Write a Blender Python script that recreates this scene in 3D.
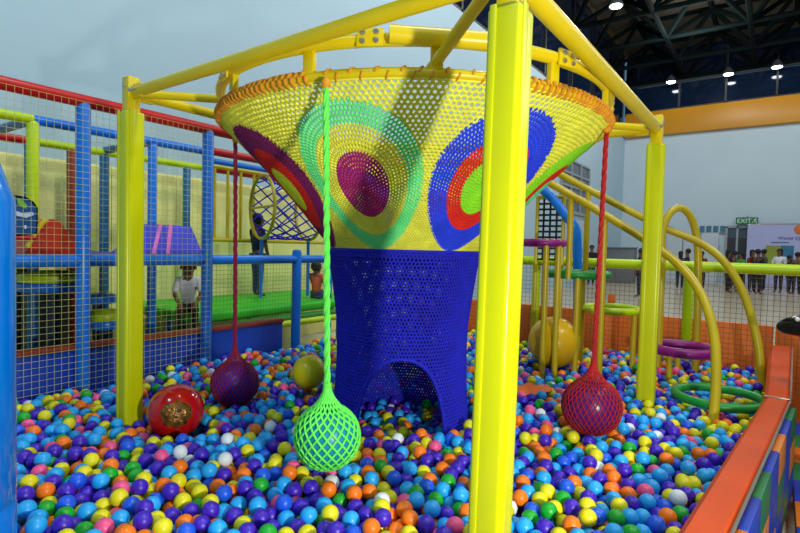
import bpy, bmesh, math, random
import numpy as np
from mathutils import Vector, Matrix, Quaternion

for o in list(bpy.data.objects):
    bpy.data.objects.remove(o, do_unlink=True)
S = bpy.context.scene
C = S.collection
random.seed(7)
RNG = np.random.default_rng(7)
PI = math.pi

# ---------------------------------------------------------------- camera
# world X runs along the long side of the hall, Y towards the tall left wall
F_PX = 520.0
YAW, PITCH, ROLL = math.radians(35.7), math.radians(2.15), math.radians(1.4)
CAM = Vector((0, 0, 1.45))
F0 = Vector((math.cos(YAW), math.sin(YAW), 0))
R0 = Vector((math.sin(YAW), -math.cos(YAW), 0))
FWD = F0 * math.cos(PITCH) - Vector((0, 0, 1)) * math.sin(PITCH)
U0 = R0.cross(FWD)
RIGHT = R0 * math.cos(ROLL) + U0 * math.sin(ROLL)
UP = U0 * math.cos(ROLL) - R0 * math.sin(ROLL)
cd = bpy.data.cameras.new('camera')
cam = bpy.data.objects.new('camera', cd)
C.objects.link(cam)
cd.sensor_width = 36
cd.lens = 36 * F_PX / 800
cd.clip_end = 200
mw = Matrix((RIGHT, UP, -FWD)).transposed().to_4x4()
mw.translation = CAM
cam.matrix_world = mw
S.camera = cam

def ray(px, py):
    return FWD + RIGHT * ((px - 400) / F_PX) + UP * ((266.5 - py) / F_PX)
def at(px, py, Z):            # a point at depth Z metres
    d = ray(px, py)
    return CAM + d * (Z / d.dot(F0))
def onx(px, py, X):
    d = ray(px, py); return CAM + d * (X / d.x)
def ony(px, py, Y):
    d = ray(px, py); return CAM + d * (Y / d.y)
def onz(px, py, Z):
    d = ray(px, py); return CAM + d * ((Z - CAM.z) / d.z)

# ---------------------------------------------------------------- world, lights, exposure
w = bpy.data.worlds.new('world'); S.world = w
w.use_nodes = True
w.node_tree.nodes['Background'].inputs[0].default_value = (0.34, 0.70, 1.0, 1)
w.node_tree.nodes['Background'].inputs[1].default_value = 0.24
S.view_settings.view_transform = 'Standard'
S.view_settings.look = 'None'
S.view_settings.gamma = 1
S.view_settings.use_curve_mapping = False
S.view_settings.exposure = 0.06

# unseen fill lights, added in rows under the roof to brighten the hall
for u, v, pw in ((-5, -5, 460), (-4, 2, 560), (2.5, -4.5, 720), (2.5, .4, 800), (9, -5, 470), (9, 3, 430), (16, -5, 430), (16, 3, 430), (23, -5, 430), (23, 3, 430)):
    l = bpy.data.lights.new('hall_fill_light', 'POINT'); l.shadow_soft_size = 0.5
    l.energy = pw
    l.color = (0.46, 0.80, 1.0) if u < 0 else (0.97, 0.98, 1.0)
    o = bpy.data.objects.new('hall_fill_light', l); o.location = (u, v, 9.7); C.objects.link(o)
# the photographer's flash, held low to the right of the camera
fl = bpy.data.lights.new('flash_light', 'SPOT')
fl.energy = 235; fl.shadow_soft_size = 0.05; fl.color = (1.0, 0.97, 0.86)
fl.spot_size = math.radians(124); fl.spot_blend = 0.9
flo = bpy.data.objects.new('flash_light', fl)
flo.location = (0.478, -0.974, 1.18)
flo.rotation_euler = Vector((0.58, 0.80, 0.10)).to_track_quat('-Z', 'Y').to_euler()
C.objects.link(flo)

# ---------------------------------------------------------------- materials
def lin(c):
    return tuple((x / 12.92 if x <= 0.04045 else ((x + 0.055) / 1.055) ** 2.4) for x in (c[0] / 255, c[1] / 255, c[2] / 255))
MATS = {}
def mat(name, rgb, rough=0.45, vary=0.08, scale=6.0, metal=0.0, bump=0.0, bscale=60.0, spec=0.5, coat=0.0, emit=0.0, sub=0.0):
    if name in MATS: return MATS[name]
    m = bpy.data.materials.new(name); m.use_nodes = True
    nt = m.node_tree; b = nt.nodes['Principled BSDF']
    c = lin(rgb)
    tc = nt.nodes.new('ShaderNodeTexCoord')
    nz = nt.nodes.new('ShaderNodeTexNoise'); nz.inputs['Scale'].default_value = scale; nz.inputs['Detail'].default_value = 4
    nt.links.new(tc.outputs['Object'], nz.inputs['Vector'])
    rp = nt.nodes.new('ShaderNodeValToRGB')
    rp.color_ramp.elements[0].position = 0.3; rp.color_ramp.elements[1].position = 0.7
    rp.color_ramp.elements[0].color = tuple(x * (1 - vary) for x in c) + (1,)
    rp.color_ramp.elements[1].color = tuple(min(1, x * (1 + vary)) for x in c) + (1,)
    nt.links.new(nz.outputs['Fac'], rp.inputs['Fac'])
    nt.links.new(rp.outputs['Color'], b.inputs['Base Color'])
    b.inputs['Roughness'].default_value = rough
    b.inputs['Metallic'].default_value = metal
    b.inputs['Specular IOR Level'].default_value = spec
    b.inputs['Coat Weight'].default_value = coat
    if emit:
        b.inputs['Emission Color'].default_value = c + (1,)
        b.inputs['Emission Strength'].default_value = emit
    if bump:
        n2 = nt.nodes.new('ShaderNodeTexNoise'); n2.inputs['Scale'].default_value = bscale; n2.inputs['Detail'].default_value = 3
        nt.links.new(tc.outputs['Object'], n2.inputs['Vector'])
        bp = nt.nodes.new('ShaderNodeBump'); bp.inputs['Strength'].default_value = bump; bp.inputs['Distance'].default_value = 0.01
        nt.links.new(n2.outputs['Fac'], bp.inputs['Height']); nt.links.new(bp.outputs['Normal'], b.inputs['Normal'])
    MATS[name] = m
    return m

YPAD = mat('yellow_vinyl', (212, 218, 0), 0.32, 0.04, 3, bump=0.05, bscale=25)
YSTEEL = mat('yellow_steel', (230, 204, 0), 0.35, 0.05, 5)
YPIPE = mat('yellow_pipe', (196, 172, 10), 0.35, 0.08, 5)
LIME = mat('lime_vinyl', (196, 226, 0), 0.38, 0.05, 4)
BLUEPAD = mat('blue_vinyl', (16, 122, 228), 0.3, 0.05, 3)
BLUEPOST = mat('blue_post_vinyl', (0, 120, 226), 0.16, 0.04, 3, coat=0.4)
NAVY = mat('navy_panel', (8, 62, 176), 0.45, 0.08, 4)
TEAL = mat('teal_vinyl', (24, 104, 150), 0.4, 0.06, 4)
RED = mat('red_vinyl', (196, 18, 12), 0.35, 0.06, 4)
MAROON = mat('maroon_trim', (140, 52, 30), 0.6, 0.1, 5)
ORANGE = mat('orange_vinyl', (204, 70, 0), 0.5, 0.12, 3, spec=0.3)
ORANGEP = mat('orange_panel', (255, 122, 30), 0.55, 0.08, 3)
GREENM = mat('green_mat', (40, 200, 30), 0.5, 0.08, 3)
GREENR = mat('green_ring', (16, 140, 50), 0.4, 0.06, 4)
PURPLER = mat('purple_ring', (140, 16, 120), 0.4, 0.06, 4)
METAL = mat('bolt_metal', (190, 190, 185), 0.3, 0.05, 8, metal=0.9)
BLACK = mat('black_gloss', (14, 14, 15), 0.2, 0.2, 5)
BLACKM = mat('black_matt', (20, 20, 22), 0.7, 0.2, 5)
N_YEL = mat('rope_yellow', (240, 240, 72), 0.75, 0.12, 14)
N_GRN = mat('rope_green', (116, 255, 146), 0.75, 0.12, 14)
N_LIM = mat('rope_lime', (150, 240, 30), 0.75, 0.1, 14)
N_YLM = mat('rope_yellow_lime', (226, 244, 40), 0.75, 0.1, 14)
N_PUR = mat('rope_purple', (132, 14, 96), 0.75, 0.15, 14)
N_MAG = mat('rope_magenta', (176, 22, 110), 0.75, 0.15, 14)
N_BLU = mat('rope_blue', (30, 66, 236), 0.75, 0.12, 14)
N_DBL = mat('rope_deep_blue', (18, 24, 196), 0.75, 0.15, 14)
N_RED = mat('rope_red', (232, 34, 14), 0.75, 0.12, 14)
N_ORG = mat('rope_orange', (226, 150, 26), 0.75, 0.15, 14)
N_BRK = mat('rope_bag_green', (110, 250, 90), 0.7, 0.1, 14)
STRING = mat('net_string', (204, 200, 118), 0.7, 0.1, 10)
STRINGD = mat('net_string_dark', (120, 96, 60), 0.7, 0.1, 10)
WALL = mat('wall_paint', (196, 214, 222), 0.75, 0.03, 0.6)
PALEYEL = mat('pale_yellow_panel', (242, 238, 150), 0.7, 0.06, 2)
FLOOR = mat('floor_vinyl', (214, 200, 170), 0.22, 0.05, 1.2)
SKIN = mat('skin_tone', (120, 76, 52), 0.55, 0.06, 8)
HAIR = mat('hair_black', (18, 14, 13), 0.6, 0.2, 20)

# ---------------------------------------------------------------- mesh helpers
class MB:
    def __init__(self): self.v = []; self.f = []; self.m = []
    def add(self, vs, fs, mi=0):
        o = len(self.v); self.v += [tuple(p) for p in vs]
        self.f += [tuple(i + o for i in f) for f in fs]; self.m += [mi] * len(fs)
        return self
    def box(self, c, s, ax=None, bev=0.0, seg=2, mi=0):
        bm = bmesh.new(); bmesh.ops.create_cube(bm, size=1)
        for q in bm.verts: q.co = Vector((q.co.x * s[0], q.co.y * s[1], q.co.z * s[2]))
        if bev: bmesh.ops.bevel(bm, geom=list(bm.edges), offset=bev, segments=seg, affect='EDGES', profile=0.5)
        M = Matrix(ax).transposed() if ax else Matrix.Identity(3)
        bm.verts.index_update()
        vs = [M @ q.co + Vector(c) for q in bm.verts]
        fs = [[q.index for q in f.verts] for f in bm.faces]
        bm.free(); return self.add(vs, fs, mi)
    def tube(self, pts, r, n=10, closed=False, caps=True, mi=0):
        pts = [Vector(p) for p in pts]; k = len(pts)
        rr = r if isinstance(r, (list, tuple)) else [r] * k
        tang = []
        for i in range(k):
            a = pts[(i - 1) % k] if (closed or i > 0) else pts[i]
            b = pts[(i + 1) % k] if (closed or i < k - 1) else pts[i]
            tang.append((b - a).normalized())
        t0 = tang[0]; ref = Vector((0, 0, 1)) if abs(t0.z) < 0.9 else Vector((1, 0, 0))
        nrm = (ref - t0 * ref.dot(t0)).normalized()
        vs = []
        for i in range(k):
            t = tang[i]; nrm = (nrm - t * nrm.dot(t)).normalized(); bn = t.cross(nrm)
            for j in range(n):
                a = 2 * PI * j / n
                vs.append(pts[i] + (nrm * math.cos(a) + bn * math.sin(a)) * rr[i])
        fs = []
        for i in range(k if closed else k - 1):
            i2 = (i + 1) % k
            for j in range(n):
                j2 = (j + 1) % n
                fs.append((i * n + j, i * n + j2, i2 * n + j2, i2 * n + j))
        if caps and not closed:
            fs.append(tuple(range(n))[::-1]); fs.append(tuple((k - 1) * n + j for j in range(n)))
        return self.add(vs, fs, mi)
    def lathe(self, prof, c=(0, 0, 0), n=32, mi=0, axis=None):
        vs = []; fs = []; k = len(prof); c = Vector(c)
        q = Vector((0, 0, 1)).rotation_difference(Vector(axis)) if axis else Quaternion()
        for (r, z) in prof:
            for j in range(n):
                a = 2 * PI * j / n; vs.append(c + q @ Vector((r * math.cos(a), r * math.sin(a), z)))
        for i in range(k - 1):
            for j in range(n):
                j2 = (j + 1) % n; fs.append((i * n + j, i * n + j2, (i + 1) * n + j2, (i + 1) * n + j))
        fs.append(tuple(range(n))[::-1]); fs.append(tuple((k - 1) * n + j for j in range(n)))
        return self.add(vs, fs, mi)
    def sphere(self, c, r, n=24, m=14, mi=0):
        r = r if isinstance(r, (list, tuple)) else (r, r, r)
        v, f = uv_sphere(n, m); c = Vector(c)
        return self.add([c + Vector((p[0] * r[0], p[1] * r[1], p[2] * r[2])) for p in v], f, mi)
    def prism(self, poly, a, b, mi=0):          # poly: list of 3D points, extruded by vectors a..b
        n = len(poly); vs = [Vector(p) + Vector(a) for p in poly] + [Vector(p) + Vector(b) for p in poly]
        fs = [tuple(range(n))[::-1], tuple(range(n, 2 * n))] + [(i, (i + 1) % n, n + (i + 1) % n, n + i) for i in range(n)]
        return self.add(vs, fs, mi)
    def build(self, name, mats, parent=None, smooth=True, angle=40, origin=None):
        me = bpy.data.meshes.new(name)
        vs = self.v
        if origin is not None:
            o = Vector(origin); vs = [tuple(Vector(p) - o) for p in vs]
        me.from_pydata(vs, [], self.f)
        for m in (mats if isinstance(mats, (list, tuple)) else [mats]): me.materials.append(m)
        if any(self.m): me.polygons.foreach_set('material_index', self.m)
        bm = bmesh.new(); bm.from_mesh(me); bmesh.ops.recalc_face_normals(bm, faces=bm.faces); bm.to_mesh(me); bm.free()
        if smooth:
            me.shade_smooth(); me.set_sharp_from_angle(angle=math.radians(angle))
        ob = bpy.data.objects.new(name, me); C.objects.link(ob)
        if origin is not None: ob.location = origin
        if parent: put(ob, parent)
        return ob
def put(ob, parent):
    ob.parent = parent
    ob.location = Vector(ob.location) - Vector(root_loc(parent))
def root_loc(o):
    l = Vector(o.location)
    while o.parent: o = o.parent; l = l + Vector(o.location)
    return l
_uv = {}
def uv_sphere(n, m):
    if (n, m) in _uv: return _uv[(n, m)]
    v = [(0, 0, 1)]
    for i in range(1, m):
        t = PI * i / m
        for j in range(n):
            a = 2 * PI * (j + 0.5 * (i % 2)) / n
            v.append((math.sin(t) * math.cos(a), math.sin(t) * math.sin(a), math.cos(t)))
    v.append((0, 0, -1)); f = []
    for j in range(n): f.append((0, 1 + j, 1 + (j + 1) % n))
    for i in range(m - 2):
        a = 1 + i * n; b = a + n
        for j in range(n): f.append((a + j, b + j, b + (j + 1) % n, a + (j + 1) % n))
    l = len(v) - 1; a = 1 + (m - 2) * n
    for j in range(n): f.append((a + j, l, a + (j + 1) % n))
    _uv[(n, m)] = (v, f); return v, f
def tag(o, label=None, cat=None, group=None, kind=None):
    if label: o['label'] = label
    if cat: o['category'] = cat
    if group: o['group'] = group
    if kind: o['kind'] = kind
    return o
def empty(name, loc, label, cat, group=None):
    e = bpy.data.objects.new(name, None); e.location = loc; e.empty_display_size = 0.1
    C.objects.link(e); return tag(e, label, cat, group)
def np_mesh(name, V, Fq, mats, parent=None, smooth=True, mi=None):
    me = bpy.data.meshes.new(name); V = np.asarray(V, dtype=np.float32); Fq = np.asarray(Fq, dtype=np.int32)
    n = Fq.shape[1]
    me.vertices.add(len(V)); me.vertices.foreach_set('co', V.ravel())
    me.loops.add(Fq.size); me.loops.foreach_set('vertex_index', Fq.ravel())
    me.polygons.add(len(Fq)); me.polygons.foreach_set('loop_start', np.arange(0, Fq.size, n, dtype=np.int32))
    for m in (mats if isinstance(mats, (list, tuple)) else [mats]): me.materials.append(m)
    if mi is not None: me.polygons.foreach_set('material_index', np.asarray(mi, dtype=np.int32))
    me.update(calc_edges=True); me.validate()
    if smooth: me.shade_smooth()
    ob = bpy.data.objects.new(name, me); C.objects.link(ob)
    if parent:
        ob.parent = parent; ob.location = -root_loc(parent)
    return ob
def strands(segs, sides=5, ext=0.3):
    """segs: list of (p0, p1, r) -> verts, quads of thin prisms"""
    A = np.array([s[0] for s in segs], float); B = np.array([s[1] for s in segs], float); R = np.array([s[2] for s in segs], float)
    T = B - A; L = np.linalg.norm(T, axis=1, keepdims=True); T = T / np.maximum(L, 1e-9)
    A = A - T * (R * ext)[:, None]; B = B + T * (R * ext)[:, None]
    ref = np.where(np.abs(T[:, 2:3]) < 0.9, np.array([[0, 0, 1.0]]), np.array([[1.0, 0, 0]]))
    N = np.cross(T, ref); N /= np.linalg.norm(N, axis=1, keepdims=True); Bn = np.cross(T, N)
    V = np.zeros((len(segs), 2, sides, 3))
    for j in range(sides):
        a = 2 * PI * j / sides; off = (N * math.cos(a) + Bn * math.sin(a)) * R[:, None]
        V[:, 0, j] = A + off; V[:, 1, j] = B + off
    base = np.arange(len(segs))[:, None] * (2 * sides)
    F = []
    for j in range(sides):
        j2 = (j + 1) % sides
        F.append(np.concatenate([base + j, base + j2, base + sides + j2, base + sides + j], axis=1))
    return V.reshape(-1, 3), np.concatenate(F, axis=0)
def net_part(name, segs, m, parent, sides=5):
    V, F = strands(segs, sides); return np_mesh(name, V, F, m, parent)
def grid_segs(o, du, dv, w, h, cell, r, sag=0.0):
    o = Vector(o); du = Vector(du).normalized(); dv = Vector(dv).normalized(); out = []
    nu = int(w / cell); nv = int(h / cell)
    for i in range(nu + 1):
        a = o + du * (i * w / nu); out.append((tuple(a), tuple(a + dv * h), r))
    for j in range(nv + 1):
        a = o + dv * (j * h / nv); out.append((tuple(a), tuple(a + du * w), r))
    return out
def smooth_path(pts, per=8):
    P = [Vector(p) for p in pts]; P = [P[0] * 2 - P[1]] + P + [P[-1] * 2 - P[-2]]; out = []
    for i in range(1, len(P) - 2):
        for k in range(per):
            t = k / per; a, b, c, d = P[i - 1], P[i], P[i + 1], P[i + 2]
            out.append(0.5 * ((2 * b) + (c - a) * t + (2 * a - 5 * b + 4 * c - d) * t * t + (3 * b - a - 3 * c + d) * t ** 3))
    out.append(P[-2]); return out
def struct(o): return tag(o, kind='structure')

# ---------------------------------------------------------------- the hall
HX, HY = 30.0, 6.8          # far wall, left wall
WZ, FZ, RZ = 7.55, 8.8, 11.9
struct(MB().box((9, -2.6, -0.05), (42, 18.9, 0.1)).build('floor', FLOOR))
wl = struct(MB().box((9, HY + 0.1, WZ / 2), (42, 0.2, WZ)).build('wall_left', mat('wall_paint_blue', (180, 207, 220), 0.75, 0.03, 0.6)))
wr = struct(MB().box((HX + 0.1, -2.6, WZ / 2), (0.2, 18.8, WZ)).build('wall_right', WALL))
struct(MB().box((HX - 0.1, -2.6, (WZ + FZ) / 2), (0.5, 18.7, FZ - WZ), bev=0.03).build('trim_1', mat('fascia_orange', (206, 140, 10), 0.4, 0.05, 0.5)))
struct(MB().box((9, -2.6, RZ + 0.1), (42.4, 19, 0.2)).build('ceiling', mat('roof_board', (84, 74, 54), 0.9, 0.15, 0.5)))
GLASS = mat('dark_glass', (16, 30, 52), 0.08, 0.2, 0.3, spec=0.9)
FRAME = mat('mullion_dark', (12, 14, 18), 0.5, 0.1)
# clerestory glazing over the far wall and over the left wall
cw = struct(MB().box((HX - 0.1, -2.6, FZ + 0.05), (0.14, 18.7, 0.1)).build('window_1', FRAME))
for k in range(9):
    y0 = -11.9 + 2.02 * k
    put(MB().box((HX - 0.1, y0, (FZ + RZ) / 2), (0.14, 0.09, RZ - FZ)).build('mullion', FRAME, origin=(HX - 0.1, y0, FZ)), cw)
    for (a, b) in ((FZ + 0.1, 10.16), (10.26, RZ - 0.02)):
        if y0 + 2.0 < HY + 0.3:
            put(MB().box((HX, y0 + 1.01, (a + b) / 2), (0.03, 1.93, b - a + (.12 if b > 11 else 0))).build('pane', GLASS, origin=(HX, y0 + 1.01, a)), cw)
put(MB().box((HX, 6.55, (FZ + RZ) / 2), (0.04, .62, RZ - FZ + .1)).build('pane', GLASS, origin=(HX, 6.55, FZ)), cw)
put(MB().box((HX - 0.1, -2.6, 10.21), (0.12, 18.7, 0.09)).build('transom', FRAME), cw)
cl = struct(MB().box((9, HY + 0.1, WZ + 0.05), (42, 0.14, 0.1)).build('window_2', FRAME))
for k in range(14):
    x0 = -12 + 3.0 * k
    put(MB().box((x0, HY + 0.1, (WZ + RZ) / 2), (0.09, 0.14, RZ - WZ)).build('mullion', FRAME, origin=(x0, HY + 0.1, WZ)), cl)
    put(MB().box((x0 + 1.5, HY + 0.14, (WZ + RZ) / 2 + 0.05), (2.99, 0.03, RZ - WZ + .1)).build('pane', GLASS, origin=(x0 + 1.5, HY + 0.14, WZ)), cl)
# window low on the left wall
wa = ony(561, 156, HY); wb = ony(587, 216, HY)
wx0, wx1, wz1, wz0 = wa.x, wb.x, wa.z, max(2.6, wb.z)
w3 = struct(MB().box(((wx0 + wx1) / 2, HY - 0.03, wz0), (wx1 - wx0 + 0.3, 0.14, 0.12)).build('window_3', mat('window_grey', (150, 158, 162), 0.5)))
for i in range(4):
    x = wx0 + (wx1 - wx0) * i / 3
    put(MB().box((x, HY - 0.02, (wz0 + wz1) / 2), (0.1, 0.1, wz1 - wz0)).build('window_frame', MATS['window_grey'], origin=(x, HY, wz0)), w3)
for j in range(1, 5):
    z = wz0 + (wz1 - wz0) * j / 4
    put(MB().box(((wx0 + wx1) / 2, HY - 0.02, z), (wx1 - wx0, 0.09, 0.08)).build('window_frame', MATS['window_grey'], origin=(wx0, HY, z)), w3)
for i in range(3):
    for j in range(4):
        x = wx0 + (wx1 - wx0) * (i + .5) / 3; z = wz0 + (wz1 - wz0) * (j + .5) / 4
        put(MB().box((x, HY - 0.005, z), ((wx1 - wx0) / 3 - .1, 0.02, (wz1 - wz0) / 4 - .09)).build('pane', mat('grey_glass', (78, 92, 104), 0.15, 0.1, 1), origin=(x, HY, z)), w3)

# space-frame roof, each strut a part
STEEL = mat('roof_steel', (10, 18, 18), 0.95, 0.2, spec=0.05)
sfr = struct(MB().box((21, -0.6, RZ - 0.05), (17.4, 14.4, 0.06)).build('trim_2', mat('roof_purlin', (58, 52, 40), 0.9, 0.2)))
unit = MB().tube([(0, 0, 0), (0, 0, 1)], 0.1, 6).build('strut', STEEL)
unit_me = unit.data; bpy.data.objects.remove(unit)
M_ = 2.9; nu, nv = 6, 5
bot = {(i, j): Vector((12.4 + M_ * i, -7.6 + M_ * j, 10.35)) for i in range(nu + 1) for j in range(nv + 1)}
top = {(i, j): Vector((12.4 + M_ * (i + .5), -7.6 + M_ * (j + .5), 11.75)) for i in range(nu) for j in range(nv)}
bars = []
for (i, j), p in bot.items():
    if (i + 1, j) in bot: bars.append((p, bot[(i + 1, j)]))
    if (i, j + 1) in bot: bars.append((p, bot[(i, j + 1)]))
for (i, j), p in top.items():
    if (i + 1, j) in top: bars.append((p, top[(i + 1, j)]))
    if (i, j + 1) in top: bars.append((p, top[(i, j + 1)]))
    for a in (0, 1):
        for b in (0, 1): bars.append((p, bot[(i + a, j + b)]))
for a, b in bars:
    o = bpy.data.objects.new('strut', unit_me); C.objects.link(o)
    o.rotation_mode = 'QUATERNION'; o.rotation_quaternion = (b - a).to_track_quat('Z', 'Y')
    o.scale = (1, 1, (b - a).length); o.location = a; o.parent = sfr
# lamps hanging under the roof
LAMPM = mat('lamp_lens', (245, 250, 255), 0.4, 0.0, emit=14)
HOUS = mat('lamp_housing', (60, 62, 66), 0.5)
lens_me = None
lamp_pts = [onz(616, 6, 10.0), onz(729, 76, 10.0), onz(671, 82, 10.0), onz(777, 68, 10.0)]
for i, p in enumerate(lamp_pts):
    if p.x > HX - 0.8: p.x = HX - 0.8
    e = empty('high_bay_lamp', p, 'round lit high bay lamp hanging under the dark roof trusses', 'lamp', 'high bay lamps under the roof')
    MB().lathe([(0.05, 0.34), (0.07, 0.3), (0.16, 0.22), (0.25, 0.02), (0.26, 0.0)], p, 20).build('lamp_housing', HOUS, e, origin=p)
    MB().lathe([(0.20, 0.0), (0.19, -0.03), (0.05, -0.04)], p, 20).build('lamp_lens', LAMPM, e, origin=p)
    MB().tube([p + Vector((0, 0, .32)), p + Vector((0, 0, 1.9))], 0.012, 6).build('hanger', STEEL, e, origin=p)

# far wall furniture: glazing strip, door, partition, exit sign, banner
def wallrect(px0, py0, px1, py1, X):
    a = onx(px0, py0, X); b = onx(px1, py1, X)
    return a.y, b.y, max(0.0, b.z), a.z
X_ = HX - 0.02
def slab(name, r, X, th, m, parent=None, bev=0.0):
    y0, y1, z0, z1 = r
    return MB().box((X - th / 2, (y0 + y1) / 2, (z0 + z1) / 2), (th, abs(y1 - y0), z1 - z0), bev=bev).build(name, m, parent, origin=(X, (y0 + y1) / 2, z0))
y0, y1, _, z1 = wallrect(727, 227, 747, 262, HX)
d1 = struct(slab('door_1', (y0, y1, 0, z1 - 0.5), HX, 0.05, mat('door_dark', (42, 44, 52), 0.3, 0.1)))
for yy in (y0, (y0 + y1) / 2, y1):
    put(MB().box((HX - .05, yy, z1 / 2), (0.12, 0.09, z1)).build('door_frame', MATS['window_grey'], origin=(HX, yy, 0)), d1)
put(MB().box((HX - .05, (y0 + y1) / 2, z1), (0.12, abs(y1 - y0) + .1, 0.1)).build('door_frame', MATS['window_grey'], origin=(HX, y0, z1)), d1)
put(slab('transom_pane', (y0, y1, z1 - 0.48, z1), HX, 0.03, MATS['grey_glass']), d1)
w4 = struct(slab('window_4', wallrect(698, 232.6, 726, 233.6, HX), HX, 0.1, MATS['window_grey']))
ry0, ry1, rz0, rz1 = wallrect(699, 226, 726, 233, HX)
for k in range(4):
    a = ry0 + (ry1 - ry0) * k / 4; b = ry0 + (ry1 - ry0) * (k + 1) / 4
    put(slab('pane', (a - .04, b + .04, rz0 + .03, rz1), HX, 0.04, mat('teal_glass', (86, 128, 150), 0.15, 0.25, 0.4)), w4)
y0, y1, z0, z1 = wallrect(668, 233, 719, 262, HX)
PW = mat('partition_white', (196, 206, 212), 0.5, 0.03)
pt = empty('partition_screen', (HX - .6, (y0 + y1) / 2, 0), 'white partition screen standing beside the dark hall door', 'partition')
for k in range(3):
    a = y0 + (y1 - y0) * k / 3; b = y0 + (y1 - y0) * (k + 1) / 3
    slab('panel', (a - .03, b + .03, 0.02, z1), HX - .5, 0.05, PW, pt)
# exit sign
y0, y1, z0, z1 = wallrect(736, 217.5, 758, 224.2, HX - .3)
SIGNG = mat('sign_green', (16, 104, 52), 0.4, 0.03, emit=0.02)
SIGNW = mat('sign_white', (206, 240, 214), 0.4, 0.0, emit=0.05)
ex = empty('exit_sign', (HX - .2, (y0 + y1) / 2, z0), 'green exit sign with white letters and running figure above the hall door', 'sign')
slab('sign_board', (y0, y1, z0, z1), HX - .26, 0.08, SIGNG, ex)
MB().tube([(HX - .3, (y0 + y1) / 2, z1), (HX - .02, (y0 + y1) / 2, z1 + .1)], 0.02, 6).build('bracket', METAL, ex)
def text(name, body, size, loc, m, parent, mirror=False, rot=None):
    cu = bpy.data.curves.new(name, 'FONT'); cu.body = body; cu.size = size; cu.extrude = 0.004
    t = bpy.data.objects.new(name, cu); C.objects.link(t)
    bpy.context.view_layer.update()
    me = bpy.data.meshes.new_from_object(t.evaluated_get(bpy.context.evaluated_depsgraph_get()))
    bpy.data.objects.remove(t); me.materials.clear(); me.materials.append(m)
    o = bpy.data.objects.new(name, me); C.objects.link(o); o.location = loc
    o.rotation_euler = rot if rot else (PI / 2, 0, -PI / 2)
    if parent: put(o, parent)
    return o
hgt = z1 - z0; Lx = abs(y1 - y0)
text('letters', 'EXIT', hgt * .86, (HX - .36, y0 - 0.05 * Lx, z0 + .2 * hgt), SIGNW, ex)
# running figure
fy = y1 + Lx * .13; fz = z0 + hgt * .5; q = hgt * .5; g = MB()
def bar(a, b, wd):
    g.tube([(HX - .355, fy - a[0] * q, fz + a[1] * q), (HX - .355, fy - b[0] * q, fz + b[1] * q)], wd * q, 5)
g.sphere((HX - .355, fy - .12 * q, fz + .7 * q), .15 * q, 8, 6)
bar((0.05, .45), (-.1, -.05), .13); bar((-.1, -.05), (.3, -.3), .09); bar((.3, -.3), (.25, -.75), .08)
bar((-.1, -.05), (-.4, -.4), .09); bar((-.4, -.4), (-.8, -.45), .08); bar((.05, .4), (.45, .15), .07); bar((.05, .4), (-.45, .3), .07)
g.build('running_figure', SIGNW, ex)
# banner
y0, y1, z0, z1 = wallrect(748, 224.5, 842, 268, HX - .4)
BANN = mat('banner_lavender', (178, 182, 226), 0.6, 0.05, 0.5)
bn = empty('banner', (HX - .4, (y0 + y1) / 2, 0), 'pale lavender display banner with purple heading beside the hall door', 'banner')
slab('banner_sheet', (y0, y1, 0.02, z1), HX - .4, 0.05, BANN, bn)
MB().tube([(HX - .42, y0, z1), (HX - .42, y1, z1)], 0.04, 8).build('top_rail', METAL, bn)
p = onx(778, 239.6, HX - .47); text('heading', 'World', 0.2, p, mat('banner_purple', (60, 40, 140), 0.6), bn)
p = onx(795, 239.9, HX - .47); text('heading', 'Cla', 0.2, p, MATS['banner_purple'], bn)
slab('heading_rule', wallrect(771, 242.0, 789, 243.2, HX - .45), HX - .45, 0.012, mat('banner_teal', (60, 96, 120), 0.6), bn)
slab('picture', wallrect(766, 245.5, 780, 266, HX - .45), HX - .45, 0.012, mat('banner_olive', (150, 160, 46), 0.6, 0.2, 2), bn)
slab('picture', wallrect(781, 245.5, 793, 266, HX - .45), HX - .45, 0.012, mat('banner_blue', (50, 124, 160), 0.6, 0.2, 2), bn)
p = onx(800.5, 229.5, HX - .45)
MB().lathe([(0.24, 0), (0.22, 0.015), (0.02, 0.02)], p, 20, axis=(-1, 0, 0)).build('emblem', mat('banner_orange', (206, 120, 60), 0.6), bn)
# grey counter against the far corner
y0, y1, z0, z1 = wallrect(600, 247, 634, 262, 26.0); y0 = min(y0, 6.6)
ct = empty('counter', (26.3, (y0 + y1) / 2, 0), 'plain grey service counter standing in the far hall corner', 'counter')
MB().box((26.3, (y0 + y1) / 2, z1 / 2), (0.6, abs(y1 - y0), z1 - .06), bev=.02).build('body', mat('counter_grey', (110, 116, 122), 0.5), ct)
MB().box((26.28, (y0 + y1) / 2, z1), (0.72, abs(y1 - y0) + .1, .06), bev=.015).build('worktop', mat('counter_top', (140, 146, 152), 0.4), ct)

# ---------------------------------------------------------------- people
def skin_obj(name, pts, edges, m, parent, sub=1, root=0):
    me = bpy.data.meshes.new(name); me.from_pydata([tuple(p[0]) for p in pts], edges, [])
    o = bpy.data.objects.new(name, me); C.objects.link(o)
    sk = o.modifiers.new('Skin', 'SKIN'); sk.use_smooth_shade = True
    for i, p in enumerate(pts):
        r = p[1] if isinstance(p[1], tuple) else (p[1], p[1])
        me.skin_vertices[0].data[i].radius = r
        me.skin_vertices[0].data[i].use_root = (i == root)
    sb = o.modifiers.new('Sub', 'SUBSURF'); sb.levels = sub; sb.render_levels = sub
    bpy.context.view_layer.update()
    me2 = bpy.data.meshes.new_from_object(o.evaluated_get(bpy.context.evaluated_depsgraph_get()))
    bpy.data.objects.remove(o); me2.materials.clear(); me2.materials.append(m); me2.name = name
    me2.shade_smooth()
    o = bpy.data.objects.new(name, me2); C.objects.link(o); o.parent = parent
    return o
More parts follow.
